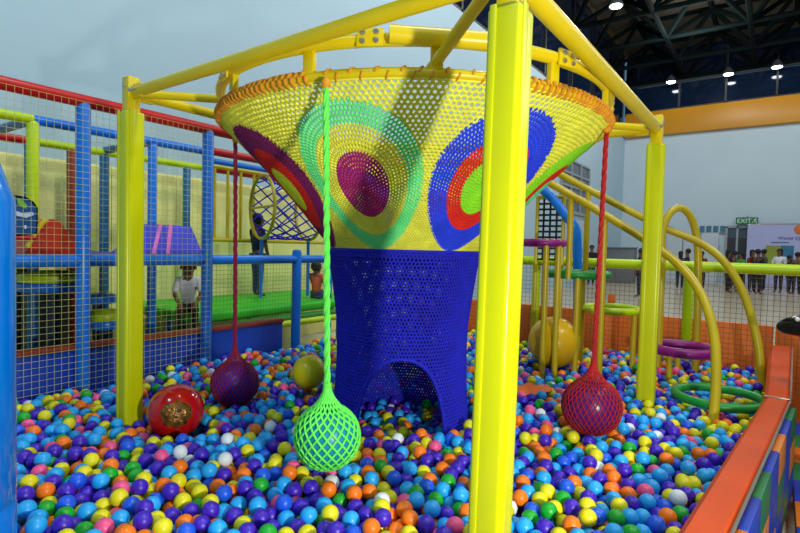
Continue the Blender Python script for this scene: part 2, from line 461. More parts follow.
def person(loc, H, yaw, label, shirt, pants, pose='stand', hk=7.2, detail=False, group=None, armup=0.0, hair_len=0.0):
    e = empty('person', loc, label, 'person', group); e.rotation_euler = (0, 0, yaw)
    hd = H / hk; hip = H * 0.5 if pose == 'stand' else 0.0
    if pose == 'sit': hip = H * 0.065
    tor = H * 0.30; sh = hip + tor; top = hip + H * 0.5
    k = H / 1.7; hr = hd * 0.40
    V = []; E = []
    def v(x, y, z, r): V.append(((x, y, z), r)); return len(V) - 1
    def ed(*ids):
        for a, b in zip(ids, ids[1:]): E.append((a, b))
    pel = v(0, 0, hip, (.115 * k, .095 * k)); bel = v(0, 0, hip + tor * .45, (.11 * k, .085 * k)); che = v(0, 0, hip + tor * .85, (.125 * k, .09 * k))
    nk = v(0, 0.0, sh + H * .02, .05 * k); jaw = v(.015 * k, 0, sh + H * .2 - hd * .72, hr * .8); he = v(0, 0, top - hd * .48, hr * 1.06); ht = v(-.01 * k, 0, top - hd * .22, hr * .85)
    ed(pel, bel, che, nk, jaw, he, ht)
    sl = 1
    arms = []; legs = []
    for s in (-1, 1):
        so = v(0, s * .16 * k, sh - .03 * k, .055 * k)
        if pose == 'sit':
            el = v(.10 * k, s * .21 * k, sh - .26 * k, .04 * k); wr = v(.27 * k, s * .13 * k, hip + .10 * k, .03 * k); hn = v(.33 * k, s * .11 * k, hip + .085 * k, .034 * k)
        else:
            el = v(.03 * k + armup * .1, s * .23 * k, sh - .28 * k, .042 * k); wr = v(.10 * k + armup * .2, s * .22 * k, sh - .50 * k + armup * .3, .031 * k); hn = v(.13 * k + armup * .26, s * .215 * k, sh - .59 * k + armup * .34, .036 * k)
        ed(che, so, el, wr, hn); arms.append((so, el, wr, hn))
        if detail:
            for q, (dx, dz) in enumerate(((.03, .02), (.036, 0.0), (.034, -.02), (.024, -.036))):
                f1 = v(V[hn][0][0] + .05 * k, V[hn][0][1] + (q - 1.5) * .014 * k, V[hn][0][2] - .02 * k + dz * .3 * k, .0085 * k)
                f2 = v(V[hn][0][0] + .075 * k, V[hn][0][1] + (q - 1.5) * .016 * k, V[hn][0][2] - .05 * k, .0075 * k)
                ed(hn, f1, f2)
            th = v(V[hn][0][0] + .02 * k, V[hn][0][1] - s * .04 * k, V[hn][0][2] - .02 * k, .01 * k); ed(hn, th)
        if pose == 'sit':
            hi = v(.03 * k, s * .085 * k, hip - .005 * k, .085 * k); kn = v(.38 * k, s * .12 * k, hip + .02 * k, .06 * k); an = v(.42 * k, s * .12 * k, hip - .37 * k, .038 * k); to = v(.56 * k, s * .13 * k, hip - .42 * k, .034 * k)
        else:
            hi = v(0, s * .085 * k, hip - .04 * k, .085 * k); kn = v(.015 * k, s * .09 * k, H * .27, .06 * k); an = v(0, s * .09 * k, H * .045, .042 * k); to = v(.14 * k, s * .1 * k, H * .022, .035 * k)
        ed(pel, hi, kn, an, to); legs.append((hi, kn, an, to))
    bodyargs = (V, E)
    # clothing follows the body
    g = 1.14
    def sub(ids, chain, name, m, extra=None, grow=g):
        mp = {}; P = []
        for i in ids:
            r = V[i][1]; r = r if isinstance(r, tuple) else (r, r)
            gg = .98 if (name == 'trousers' and i == pel) else grow
            mp[i] = len(P); P.append((V[i][0], (r[0] * gg, r[1] * gg)))
        ee = [(mp[a], mp[b]) for a, b in chain]
        return skin_obj(name, P, ee, m, e, 1)
    sub([che, bel, pel, nk, arms[0][0], arms[0][1], arms[1][0], arms[1][1]], [(che, bel), (bel, pel), (che, nk), (che, arms[0][0]), (arms[0][0], arms[0][1]), (che, arms[1][0]), (arms[1][0], arms[1][1])], 'shirt', shirt, grow=1.27)
    sub([pel, legs[0][0], legs[0][1], legs[0][2], legs[1][0], legs[1][1], legs[1][2]], [(pel, legs[0][0]), (legs[0][0], legs[0][1]), (legs[0][1], legs[0][2]), (pel, legs[1][0]), (legs[1][0], legs[1][1]), (legs[1][1], legs[1][2])], 'trousers', pants, grow=1.13)
    hz_ = top - hd * .40
    V.append(((0, 0, top - hd * .08), hr * .5)); E.append((ht, len(V) - 1))
    g_ = MB().sphere((-hr * .16, 0, hz_), (hr * 1.02, hr * 1.1, hr * 1.06), 14, 9)
    if hair_len: g_.sphere((-hr * .6, 0, hz_ - hair_len), (hr * .6, hr * .9, hr * .9 + hair_len), 12, 8)
    g_.build('hair', HAIR).parent = e
    skin_obj('body', V, E, SKIN, e, 1)
    if detail:
        for s in (-1, 1):
            o = MB().sphere((hr * .98, s * hr * .38, top - hd * .52), hr * .12, 8, 6).build('eye', BLACKM); o.parent = e
            o = MB().sphere((0, s * hr * 1.02, top - hd * .55), (hr * .2, hr * .1, hr * .26), 8, 6).build('ear', SKIN); o.parent = e
        o = MB().sphere((hr * 1.06, 0, top - hd * .62), (hr * .16, hr * .13, hr * .2), 8, 6).build('nose', SKIN); o.parent = e
        o = MB().sphere((hr * .9, 0, top - hd * .76), (hr * .1, hr * .28, hr * .05), 8, 6).build('mouth', mat('lip_tone', (120, 52, 46), 0.5)); o.parent = e
    return e

# far visitors
cl_ = {n: mat('cloth_' + n, c, 0.8, 0.1, 8) for n, c in dict(black=(26, 24, 28), maroon=(120, 34, 36), teal=(30, 92, 96), white=(225, 228, 230), green=(60, 150, 50), navy=(26, 34, 66), brown=(84, 56, 40), olive=(120, 116, 40), jeans=(44, 70, 120), orange=(236, 96, 60)).items()}
far = [(681, 251, 21.5, 'navy', 'person in a navy top standing apart near the white partition'),
       (688, 248.5, 18.5, 'black', 'tall person in black standing in front of the white partition'),
       (702, 251, 20.5, 'maroon', 'person in a maroon top in front of the white partition'),
       (729, 249, 20.0, 'black', 'person in black standing before the dark hall door'),
       (735, 251, 22.0, 'brown', 'person in brown standing before the dark hall door'),
       (741, 252, 20.5, 'green', 'person in a green top standing before the hall door'),
       (753, 249.5, 20.5, 'maroon', 'person in maroon in front of the lavender banner'),
       (758.5, 249, 19.5, 'black', 'person in black in front of the lavender banner'),
       (764, 249, 21.0, 'teal', 'person in a teal top in front of the banner pictures'),
       (780, 248.5, 20.5, 'white', 'person in a white shirt in front of the blue banner picture'),
       (790, 255, 20.0, 'navy', 'short person in navy in front of the banner'),
       (798, 252, 19.5, 'brown', 'person in brown beside the banner emblem'),
       (641, 248, 17.0, 'black', 'person in black beyond the yellow hoop and post'),
       (592, 245, 22.5, 'black', 'person in black at the grey service counter')]
for i, (px, py, Z, c, lab) in enumerate(far):
    p = at(px, py, Z); Hh = p.z
    person((p.x, p.y, 0), Hh, (i * 1.7) % 6.28, lab, cl_[c], cl_['black'] if i % 2 else cl_['navy'], hair_len=.08 if i % 3 == 0 else 0)

# ---------------------------------------------------------------- climbing frame (square of four padded posts)
UL, UH, VL, VH = 1.49, 3.82, 0.65, 2.98
CX, CY = (UL + UH) / 2 - .010, (VL + VH) / 2 + .014
CC = Vector((CX, CY, 0))
def rp(a, R, z):       # a = angle from the side that faces the camera, towards the right
    return CC + R0 * (math.sin(a) * R) - F0 * (math.cos(a) * R) + Vector((0, 0, z))
RR, ZR, ZU = 1.115, 2.145, 2.275
fr = empty('climbing_frame', (CX, CY, 0), 'tall yellow square steel frame with padded posts and ring holding the crochet net', 'climbing frame')
corners = [(UL - .014, VL + .022), (UL + .012, VH - .016), (UH - .012, VL + .016), (UH, VH)]
_bolt = []
def bolt(p, ax, par):
    if not _bolt:
        b = MB().lathe([(.011, 0), (.011, .009), (.004, .0105)], (0, 0, 0), 8).build('bolt', METAL); _bolt.append(b.data); bpy.data.objects.remove(b)
    b = bpy.data.objects.new('bolt', _bolt[0]); C.objects.link(b); b.location = p
    b.rotation_mode = 'QUATERNION'; b.rotation_quaternion = Vector((0, 0, 1)).rotation_difference(Vector(ax)); put(b, par)
for (x, y) in corners:
    o = MB().box((x, y, 1.18), (0.07, 0.07, 2.36), bev=0.006).build('post', YSTEEL, fr, origin=(x, y, 0))
    s = 0.107
    pd = MB().box((x, y, 1.084), (s, s, 2.168), bev=0.014, seg=3)
    pdo = pd.build('post_pad', YPAD, origin=(x, y, 0)); put(pdo, o)
    # overlapping velcro flap down one face
    fx = MB().box((x + s / 2 + .0005, y, 1.09), (0.006, 0.05, 2.14), bev=.002) if False else MB()
    fx.box((x - s * .18, y - s / 2 - .001, 1.09), (0.034, 0.006, 2.165), bev=.0025)
    fx.box((x - s / 2 - .001, y + s * .30, 1.09), (0.006, 0.022, 2.165), bev=.0025)
    put(fx.build('pad_flap', YPAD, origin=(x, y, 0)), o)
    if (x, y) == corners[0]:       # this post leans a touch
        o.location = Vector(o.location) - R0 * .022; o.rotation_mode = 'QUATERNION'; o.rotation_quaternion = Quaternion(F0, .010)
    for dx, dy in ((-1, 0), (0, -1), (1, 0), (0, 1)): bolt((x + dx * .036, y + dy * .036, 2.31), (dx, dy, 0), o)
zb = 2.275
def beam(a, b, r=0.030):
    a = Vector(a); b = Vector(b); d = (b - a).normalized()
    o = MB().tube([a + d * .05, b - d * .05], r, 14).build('beam', YSTEEL, fr, origin=(a + b) / 2)
    sd = Vector((0, 0, 1)).cross(d)
    for p, q in ((a, 1), (b, -1)):
        c = p + d * (q * .075)
        put(MB().box(c, (.10, .02, .075), ax=(d, sd, Vector((0, 0, 1))), bev=.004).build('beam_bracket', YSTEEL, origin=c), o)
        for t in (.06, .1):
            for k in (-1, 1): bolt(p + d * (q * t) + sd * (k * .034), sd * k, o)
for i_, j_ in ((0, 1), (0, 2), (1, 3), (2, 3)): beam(corners[i_] + (zb,), corners[j_] + (zb,), .036 if (i_, j_) == (0, 2) else .030)
def circle(R, z, n=96): return [rp(2 * PI * i / n, R, z) for i in range(n)]
MB().tube(circle(RR, ZU), 0.027, 12, closed=True).build('upper_ring', YSTEEL, fr, origin=(CX, CY, ZU))
MB().tube(circle(RR, ZR), 0.022, 12, closed=True).build('net_ring', YSTEEL, fr, origin=(CX, CY, ZR))
for k in range(13):
    a = math.radians(3.5 + 27.7 * k); p = rp(a, RR, (ZU + ZR) / 2)
    tg = (rp(a + .01, RR, 0) - rp(a - .01, RR, 0)).normalized(); rd = tg.cross(Vector((0, 0, 1)))
    MB().box(p, (.05, .03, ZU - ZR), ax=(tg, rd, Vector((0, 0, 1))), bev=.004).build('ring_strut', YSTEEL, fr, origin=p)
for i, (x, y) in enumerate(corners):
    d = (Vector((x, y, 0)) - CC).normalized(); e1 = CC + d * (RR + .0); e1.z = ZU if i else ZR + .03
    if i == 0: e1 = rp(math.radians(2.5), RR - .05, ZR + .03)
    st = Vector((x, y, zb if i else 2.33)); dd = (e1 - st).normalized()
    MB().tube([st + dd * .04, e1], 0.024, 10).build('corner_brace', YSTEEL, fr, origin=st)
# sleeve and joint plates on the upper ring
a0, a1 = rp(math.radians(-6), RR + .045, ZU + .004), rp(math.radians(15), RR + .045, ZU - .004)
MB().tube([a0, a0.lerp(a1, .5) - F0 * .004, a1], 0.036, 14).build('ring_sleeve', YSTEEL, fr, origin=a0)
for adeg in (-10, 34, 80, 124, 170, 215, 260, 305):
    a = math.radians(adeg); p = rp(a, RR + .028, ZU); tg = (rp(a + .01, RR, 0) - rp(a - .01, RR, 0)).normalized(); rd = tg.cross(Vector((0, 0, 1)))
    pl = MB().box(p, (.11, .012, .07), ax=(tg, rd, Vector((0, 0, 1))), bev=.003).build('joint_plate', YSTEEL, fr, origin=p)
    for dx in (-.028, .028):
        for dz in (-.016, .018): bolt(p + tg * dx + Vector((0, 0, dz)) + rd * .006, rd, pl)
# orange rope lashing wound round the ring
lash = []
nl = 200
for k in range(nl):
    a = 2 * PI * k / nl; an = (a + PI) % (2 * PI) - PI; front = abs(an) < math.radians(24)
    if front and k % 3: continue
    tw = .05 if front else .016
    pts = [rp(a + tw * q / 8, RR + .0255 * math.cos(2 * PI * q / 8), ZR + .0255 * math.sin(2 * PI * q / 8)) for q in range(9)]
    for s_, t_ in zip(pts, pts[1:]): lash.append((tuple(s_), tuple(t_), .0045 if front else .009 if k % 5 else .006))

# ---------------------------------------------------------------- the crochet net
nt_ = empty('crochet_net', (CX, CY, 0.3), 'multicoloured crochet funnel net with round petals over a deep blue net tube', 'climbing net')
T0, T1 = (1.115, 2.125), (0.455, 1.425)
def fpt(a, t):
    bulge = -0.03 * math.sin(PI * t)
    r = T0[0] + (T1[0] - T0[0]) * t; z = T0[1] + (T1[1] - T0[1]) * t
    return rp(a, r + bulge, z) - R0 * (.021 * t)
petA = [math.radians(d) for d in (-65, -18.5, 29, 76, 122, 166, 210, 254)]
PAW, PTC, PTH = 0.395, 0.53, 0.45
def pe(a, t):
    best = (9, -1)
    for i, c in enumerate(petA):
        d = (a - c + PI) % (2 * PI) - PI
        if abs(d) < .6:
            v = math.hypot(d / PAW, (t - PTC) / PTH)
            if v < best[0]: best = (v, i)
    return best
NC = 244
ts = [0.0]; slant = math.hypot(T0[0] - T1[0], T0[1] - T1[1])
while ts[-1] < 1:
    r = T0[0] + (T1[0] - T0[0]) * ts[-1]; ts.append(ts[-1] + r * (2 * PI / NC) * 0.80 / slant)
ts[-1] = 1.0
segs = []
jit = RNG.normal(0, 1, (len(ts) + 1, NC, 2))
def node(i, j, up):
    t = ts[i]; dt = (ts[min(i + 1, len(ts) - 1)] - ts[max(i - 1, 0)]) / 2
    a = 2 * PI * (j + .5 * (i % 2)) / NC
    return a + jit[i, j % NC, 0] * .0018, min(1, max(0, t + up * dt * .22 + jit[i, j % NC, 1] * .0015))
for i in range(len(ts)):
    rr_ = 0.0080 - 0.0030 * ts[i]
    for j in range(NC):
        # zigzag chain along the row: low node j, high node between, low node j+1
        p0 = node(i, j, .5); p2 = node(i, j + 1, .5)
        pm = ((2 * PI * (j + .5 + .5 * (i % 2))) / NC, max(0, p0[1] - (ts[1] * .45 * (1 - .6 * ts[i]))))
        for A_, B_ in ((p0, pm), (pm, p2)):
            if pe((A_[0] + B_[0]) / 2, (A_[1] + B_[1]) / 2)[0] > 0.99:
                segs.append((tuple(fpt(*A_)), tuple(fpt(*B_)), rr_))
        if i + 1 < len(ts):
            lo = node(i, j, .5); tn = ts[i + 1]
            hi = (2 * PI * (j + .5 * (i % 2)) / NC, tn - ts[1] * .2 * (1 - .6 * ts[i]))
            if pe(lo[0], (lo[1] + hi[1]) / 2)[0] > 0.99: segs.append((tuple(fpt(*lo)), tuple(fpt(*hi)), rr_ * .95))
net_part('yellow_mesh', segs, N_YEL, nt_, 4)
net_part('ring_lashing', lash, N_ORG, nt_, 6)
# petals, each ring of colour its own part
styles = [[(1.0, N_PUR, 'outer_ring'), (.64, N_RED, 'middle_ring'), (.36, N_YLM, 'centre')],
          [(1.0, N_GRN, 'outer_ring'), (.74, N_YEL, 'middle_ring'), (.47, N_MAG, 'centre')],
          [(1.0, N_BLU, 'outer_ring'), (.66, N_RED, 'middle_ring'), (.42, N_LIM, 'centre')],
          [(1.0, N_LIM, 'outer_ring'), (.62, N_RED, 'middle_ring'), (.34, N_GRN, 'centre')]]
for i, ca in enumerate(petA):
    st = styles[i % 4]; rows = [1.0 - .0505 * k for k in range(20)]
    if i == 1: off = (-.006, .03)
    else: off = (0, 0.0)
    bucket = {q[2]: [] for q in st}
    def pp(rho, al):
        c = 1 - rho
        return fpt(ca + off[0] * c + PAW * rho * math.sin(al), PTC + off[1] * c + PTH * rho * math.cos(al))
    for k, rho in enumerate(rows):
        n = max(8, int(132 * rho)); mid = rho - .03
        nm = [q for q in st if rho <= q[0] + .01][-1][2]
        for j in range(n):
            al = 2 * PI * j / n; a2 = 2 * PI * (j + 1) / n; am = (al + a2) / 2
            p0, p1, pm = pp(rho, al), pp(rho, a2), pp(max(.012, rho - .014), am)
            bucket[nm].append((tuple(p0), tuple(pm), .0055)); bucket[nm].append((tuple(pm), tuple(p1), .0055))
            if k + 1 < len(rows):
                bucket[nm].append((tuple(pm), tuple(pp(rows[k + 1] + .0, am + .01)), .0054))
    for q in st: net_part('petal_' + q[2], bucket[q[2]], q[1], nt_, 4)
# deep blue tube with an arched door
def tp_(a, r, z): return rp(a, r, z) - R0 * (.035 * min(1, max(0, (1.43 - z) / .25 + .6)))
def tube_r(z):
    s = (z - .3) / (1.43 - .3)
    return .43 - .035 * math.sin(PI * min(1, max(0, s)) ** .9) + .03 * max(0, s - .6) / .4
AW, ZA, HA = 0.66, 0.30, 0.535
def in_arch(a, z):
    a = (a + PI) % (2 * PI) - PI
    if abs(a) >= AW: return False
    return z < ZA + HA * (1 - abs(a / AW) ** 2.3) ** (1 / 2.3)
NB = 132; dz = .0205; segs = []
nrow = int((1.43 - .30) / dz)
for i in range(nrow + 1):
    z = 1.43 - i * dz
    for j in range(NB):
        a0 = 2 * PI * (j + .5 * (i % 2)) / NB; am = a0 + PI / NB; a1 = a0 + 2 * PI / NB
        z1_ = z + RNG.normal(0, .0012)
        if not in_arch(am, z):
            P0, Pm, P1 = tp_(a0, tube_r(z), z1_), tp_(am, tube_r(z), z1_ + .007), tp_(a1, tube_r(z), z1_)
            segs.append((tuple(P0), tuple(Pm), .0074)); segs.append((tuple(Pm), tuple(P1), .0074))
        if not in_arch(a0, z - dz):
            segs.append((tuple(tp_(a0, tube_r(z), z)), tuple(tp_(a0, tube_r(z), z - dz + .007)), .0072))
net_part('blue_tube', segs, N_DBL, nt_, 4)
ar = [tp_(-AW, tube_r(.3), .3)]
for k in range(25):
    th = PI - PI * k / 24; ca_ = math.cos(th); zz = ZA + HA * abs(math.sin(th)) ** (2 / 2.3)
    ar.append(tp_(AW * math.copysign(abs(ca_) ** (2 / 2.3), ca_), tube_r(zz) + .002, zz))
sg = []
for q in range(33):
    rq = .444 - q * .0134; n_ = max(6, int(60 * rq / .444))
    for k in range(n_):
        a_ = 2 * PI * k / n_; b_ = 2 * PI * (k + 1) / n_
        zq = 1.40 - .05 * (1 - (rq / .444) ** 2)
        sg.append((tuple(tp_(a_, rq, zq)), tuple(tp_(b_, rq, zq)), .0074))
net_part('net_floor', sg, N_DBL, nt_, 4)
MB().tube(ar, .011, 8).build('door_edge', N_DBL, nt_, origin=(CX, CY, .3))
MB().tube([tp_(2 * PI * k / 72, .46, 1.43) for k in range(72)], .012, 8, closed=True).build('seam_rope', N_DBL, nt_, origin=(CX, CY, 1.43))
MB().tube([tp_(2 * PI * k / 72, tube_r(.3), .3) for k in range(72)], .012, 8, closed=True).build('hem_rope', N_DBL, nt_, origin=(CX, CY, .3))

# ---------------------------------------------------------------- balls hung in rope bags
def bag(topp, c, r, ropem, ballm, lab, blab, rr_=.0046, n=26):
    topp = Vector(topp); c = Vector(c)
    e = empty('hanging_net_bag', (c.x, c.y, c.z - r), lab, 'net bag', 'balls hung in rope net bags')
    MB().sphere((0, 0, 0), r * .96, 32, 20).build('hanging_ball', ballm)
    b = bpy.context.scene.collection.objects['hanging_ball'] if False else C.objects[-1]
    b.location = c; tag(b, blab, 'ball', 'balls hung in rope net bags')
    segs = []; rows = 15; neck = .012
    prof = []
    for i in range(rows + 1):
        th = PI - (PI * .85) * i / rows; prof.append((max(.008, r * math.sin(th)), c.z + r * math.cos(th)))
    r1, z1 = prof[-1]
    for k in range(1, 6):
        t = k / 5; prof.append((r1 * (1 - t) ** 2.0 + neck * t + .002, z1 + r * .75 * t))
    ax = (topp - c)
    def pt(i, j):
        q = prof[i]; a = 2 * PI * (j + .5 * (i % 2)) / n
        z = q[1] - c.z; sh = ax * (max(0, z) / ax.length) if ax.length else Vector()
        return (c.x + q[0] * math.cos(a) + sh.x, c.y + q[0] * math.sin(a) + sh.y, q[1])
    for i in range(len(prof) - 1):
        for j in range(n):
            A_ = Vector(pt(i, j))
            for jj in ((j, j + 1) if i % 2 else (j - 1, j)):
                B_ = Vector(pt(i + 1, jj)); k1 = A_.lerp(B_, .5)
                segs.append((tuple(A_), tuple(B_), rr_ * (1 if i < rows else .8)))
    net_part('net', segs, ropem, e, 6)
    zt = prof[-1][1]; st = c + ax * ((zt - c.z - .02) / ax.length); st.z = zt - .02
    L = (topp - st).length; m = int(L / .012); d = (topp - st).normalized(); s1 = d.cross(Vector((1, 0, 0))).normalized(); s2 = d.cross(s1)
    g = MB()
    for q in range(3):
        g.tube([st + d * (L * k / m) + (s1 * math.cos(k * .42 + q * 2.094) + s2 * math.sin(k * .42 + q * 2.094)) * .0065 for k in range(m + 1)], .0078, 5)
    g.build('rope', ropem, e, origin=st)
    k = MB(); k.sphere(topp + Vector((0, 0, -.01)), (.02, .02, .024), 10, 8)
    k.build('knot', N_ORG, e, origin=topp)
    return e
BALLB = mat('ball_turquoise', (20, 140, 190), 0.35, 0.06)
BALLP = mat('ball_violet', (70, 30, 160), 0.3, 0.06)
tp = at(326, 84, 2.12); bc = at(327.5, 436, 2.14)
bag((tp.x, tp.y, 2.11), bc, .136, N_BRK, BALLB, 'bright green rope net bag hanging in front of the blue net tube', 'turquoise ball held in the bright green net bag', .0048, 21)
tp = at(235.5, 133, 3.32); bc = at(235, 383, 3.28)
bag((tp.x, tp.y, 2.11), bc, .148, mat('rope_maroon', (150, 12, 60), 0.75, 0.12, 14), BALLP, 'dark crimson rope net bag hanging beside the blue base panel', 'violet ball held in the dark crimson net bag', .0026, 30)
tp = at(607, 122, 2.78); bc = at(591.5, 406, 2.80)
bag((tp.x, tp.y, 2.11), bc, .157, mat('rope_bag_red', (184, 20, 22), 0.75, 0.12, 14), mat('ball_plum', (92, 26, 120), 0.3, 0.06), 'red rope net bag hanging near the stepping rings', 'plum purple ball held in the red net bag', .0026, 32)

# ---------------------------------------------------------------- pit border: fence, orange panel, ledge
FX = 5.48
fe = empty('pit_fence', (FX, 1.4, 0), 'low safety fence with lime padded rail, posts and string net', 'fence')
for (a, b) in ((-1.3, 3.8),):
    MB().tube([(FX, a, 1.335), (FX, b, 1.335)], .048, 14).build('top_rail', LIME, fe, origin=(FX, a, 1.335))
for y in (-1.1, onx(688, 300, FX).y, 2.1, 3.75):
    MB().tube([(FX, y, 0), (FX, y, 1.335)], .045, 14).build('post', LIME, fe, origin=(FX, y, 0))
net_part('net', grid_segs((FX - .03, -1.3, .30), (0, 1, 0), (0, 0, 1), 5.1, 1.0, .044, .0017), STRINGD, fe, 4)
pn = empty('orange_barrier', (FX + .1, 1.4, 0), 'long low orange foam barrier behind the fence net', 'barrier')
for k in range(4):
    a = -1.3 + 1.28 * k
    MB().box((FX + .1, a + .63, .42), (.08, 1.268, .84), bev=.012).build('panel', ORANGEP, pn, origin=(FX + .1, a + .63, 0))
q = onx(612, 293, FX + .1)
MB().box((FX + .1, q.y, .92), (.06, .07, .2), bev=.01).build('end_peg', ORANGEP, pn, origin=(FX + .1, q.y, .84))

L0, L1, L2 = Vector((-.4, .416, 0)), Vector((3.84, .014, 0)), Vector((5.38, .0, 0))
led = empty('pit_ledge', ((L1.x) / 2, .15, 0), 'orange vinyl padded ledge along the ball pit with metal edging', 'ledge')
def ledge_part(a, b, zt0, zt1, wd0, wd1, name):
    g = MB(); d = (b - a).normalized(); nn = Vector((d.y, -d.x, 0))
    pr = []
    for p, zt, wd in ((a, zt0, wd0), (b, zt1, wd1)):
        pr.append([p + Vector((0, 0, .0)), p + Vector((0, 0, zt - .02)), p + nn * .02 + Vector((0, 0, zt)), p + nn * (wd - .015) + Vector((0, 0, zt)), p + nn * wd + Vector((0, 0, zt - .015)), p + nn * wd])
    vs = pr[0] + pr[1]; n = 6
    g.add(vs, [tuple(range(n))[::-1], tuple(range(n, 2 * n))] + [(i, (i + 1) % n, n + (i + 1) % n, n + i) for i in range(n)])
    o = g.build(name, ORANGE, led, origin=(a + b) / 2)
    put(MB().tube([a + nn * (wd0 + .004) + Vector((0, 0, zt0 - .005)), b + nn * (wd1 + .004) + Vector((0, 0, zt1 - .005))], .006, 6).build('metal_edging', METAL, origin=a), o)
    return o
ledge_part(L0, L1 - Vector((.006, 0, 0)), .60, .60, .125, .125, 'pad')
ledge_part(L1 + Vector((.006, 0, 0)), L2, .60, .70, .125, .15, 'pad')
MB().box(L1 + Vector((0, -.062, .603)), (.016, .124, .006), bev=.002).build('joint_strip', METAL, led, origin=L1)

# coloured foam blocks facing the outside of the ledge
BC = [mat('block_green', (10, 104, 54), .5, .08), mat('block_blue', (10, 52, 160), .5, .08), mat('block_orange', (206, 116, 20), .5, .08)]
dL = (L1 - L0).normalized(); nL = Vector((dL.y, -dL.x, 0))
bpat = ['0121012', '2101210', '1012101']
for r_ in range(3):
    for k in range(14):
        cc = L1 - dL * (.06 + .30 * k + .15) + nL * .146; cc.z = .495 - .17 * r_
        MB().box(cc, (.292, .034, .165), ax=(dL, nL, Vector((0, 0, 1))), bev=.008).build('block', BC[int(bpat[r_][k % 7])], led, origin=cc)
# play mat tiles outside the ledge
tl = struct(MB().box((3.3, -.85, .03), (4.2, 1.36, .06)).build('floor_mat_base', mat('mat_base', (30, 34, 40), .8)))
tl.name = 'floor.001'
TC = [mat('tile_green', (20, 130, 70), .6, .08), mat('tile_blue', (14, 66, 190), .6, .08), mat('tile_orange', (226, 120, 14), .6, .08)]
tile_me = {}
pat = [[0, 1], [2, 1], [1, 1], [1, 0], [0, 2], [1, 0], [2, 0], [1, 2], [0, 1], [2, 1], [0, 1], [1, 2]]
for i in range(12):
    for j in range(4):
        ci = pat[i][j % 2]
        if ci not in tile_me:
            o = MB().box((0, 0, 0), (.335, .325, .03), bev=.006).build('tile', TC[ci]); tile_me[ci] = o.data; bpy.data.objects.remove(o)
        o = bpy.data.objects.new('tile', tile_me[ci]); C.objects.link(o)
        o.location = (1.40 + .343 * i, -.33 - .333 * j + .02, .0745); o.parent = tl

# black ride-on animal beside the ledge
bk = at(794, 322, 3.35); bx, by = bk.x, bk.y
ra = empty('ride_on_animal', (bx + .1, by - .3, .09), 'glossy black ride-on toy animal with pointed snout beside the orange ledge', 'toy')
lo = Vector((0, 0, 0))
Vb = [((0, -.05, .42), .17), ((0, -.42, .42), .17), ((0, .06, .62), .13), ((0, .13, .80), .105), ((0, .17, .925), (.10, .10)), ((0, .26, .905), .075), ((0, .355, .885), .03)]
sy = by + .075
ra.location = (bx, by - .255, .09)
zoff = bk.z - .09 - .93
Vb = [((a[0], a[1], a[2] + (zoff if a[2] > .5 else 0)), r) for a, r in Vb]
skin_obj('body', Vb, [(0, 1), (0, 2), (2, 3), (3, 4), (4, 5), (5, 6)], BLACK, ra, 2)
for x in (-.11, .11):
    for y in (-.02, -.42):
        o = MB().tube([(x, y, .4), (x * 1.1, y, .2), (x * 1.15, y, .0)], [.06, .045, .05], 10).build('leg', BLACK); o.parent = ra
for s in (-1, 1):
    o = MB().sphere((s * .075, .24, .955 + zoff), .014, 10, 8).build('eye', mat('eye_white', (235, 235, 235), .2)); o.parent = ra
    o = MB().lathe([(.03, 0), (.02, .05), (.003, .09)], (s * .045, .16, .98 + zoff), 8).build('ear', BLACK); o.parent = ra

# blue padded post near the camera
bp0 = at(-34, 330, 1.55)
bq = empty('padded_post', (bp0.x, bp0.y, 0), 'thick glossy sky blue padded post with tapered top at the pit edge', 'post')
MB().lathe([(.118, 0), (.122, .01), (.122, .62), (.1195, .625), (.1195, .63), (.122, .635), (.122, 1.555), (.119, 1.57), (.112, 1.59), (.06, 1.75), (.045, 1.77)], (bp0.x, bp0.y, 0), 40).build('pad', BLUEPOST, bq, origin=(bp0.x, bp0.y, 0))
MB().tube([(bp0.x, bp0.y, 1.7), (bp0.x, bp0.y, 2.5)], .03, 12).build('pole', BLUEPAD, bq, origin=(bp0.x, bp0.y, 0))

# ---------------------------------------------------------------- stepping rings, handrails, hoop
poles_xy = []
def step_ring(c, r, m, lab, poles, rt=.032):
    c = Vector(c); e = empty('stepping_ring', (c.x, c.y, 0), lab, 'stepping ring', 'stepping rings')
    MB().tube([c + Vector((math.cos(2 * PI * k / 40) * r, math.sin(2 * PI * k / 40) * r, 0)) for k in range(40)], rt, 10, closed=True).build('ring', m, e, origin=c)
    for a, dz in poles:
        x = c.x + math.cos(a) * r; y = c.y + math.sin(a) * r
        MB().tube([(x, y, 0), (x, y, c.z + dz)], .024, 10).build('pole', YPIPE, e, origin=(x, y, 0)); poles_xy.append((x, y))
    return e
DN = YAW + PI      # towards camera
step_ring(at(719, 397, 3.38), .255, GREENR, 'green stepping ring lying low just above the pit balls', [(DN + 1.15, .06), (DN + 2.6, .02)], .03)
step_ring(at(683, 349, 4.25), .232, PURPLER, 'purple stepping ring low beside the lime fence post', [(DN - .9, .02), (DN + 2.8, .02)], .04)
step_ring(at(612, 309, 4.65), .23, LIME, 'lime stepping ring at middle height among yellow poles', [(DN - .9, .02), (DN + .5, .03)])
step_ring(at(577, 274, 4.5), .25, GREENR, 'green stepping ring raised level with the fence rail', [(DN - .3, .02), (DN + 2.6, .02)], .034)
step_ring(at(543, 243, 4.3), .16, PURPLER, 'small purple stepping ring raised highest next to the dark net', [(DN - .1, .03), (DN + .6, .03)], .032)

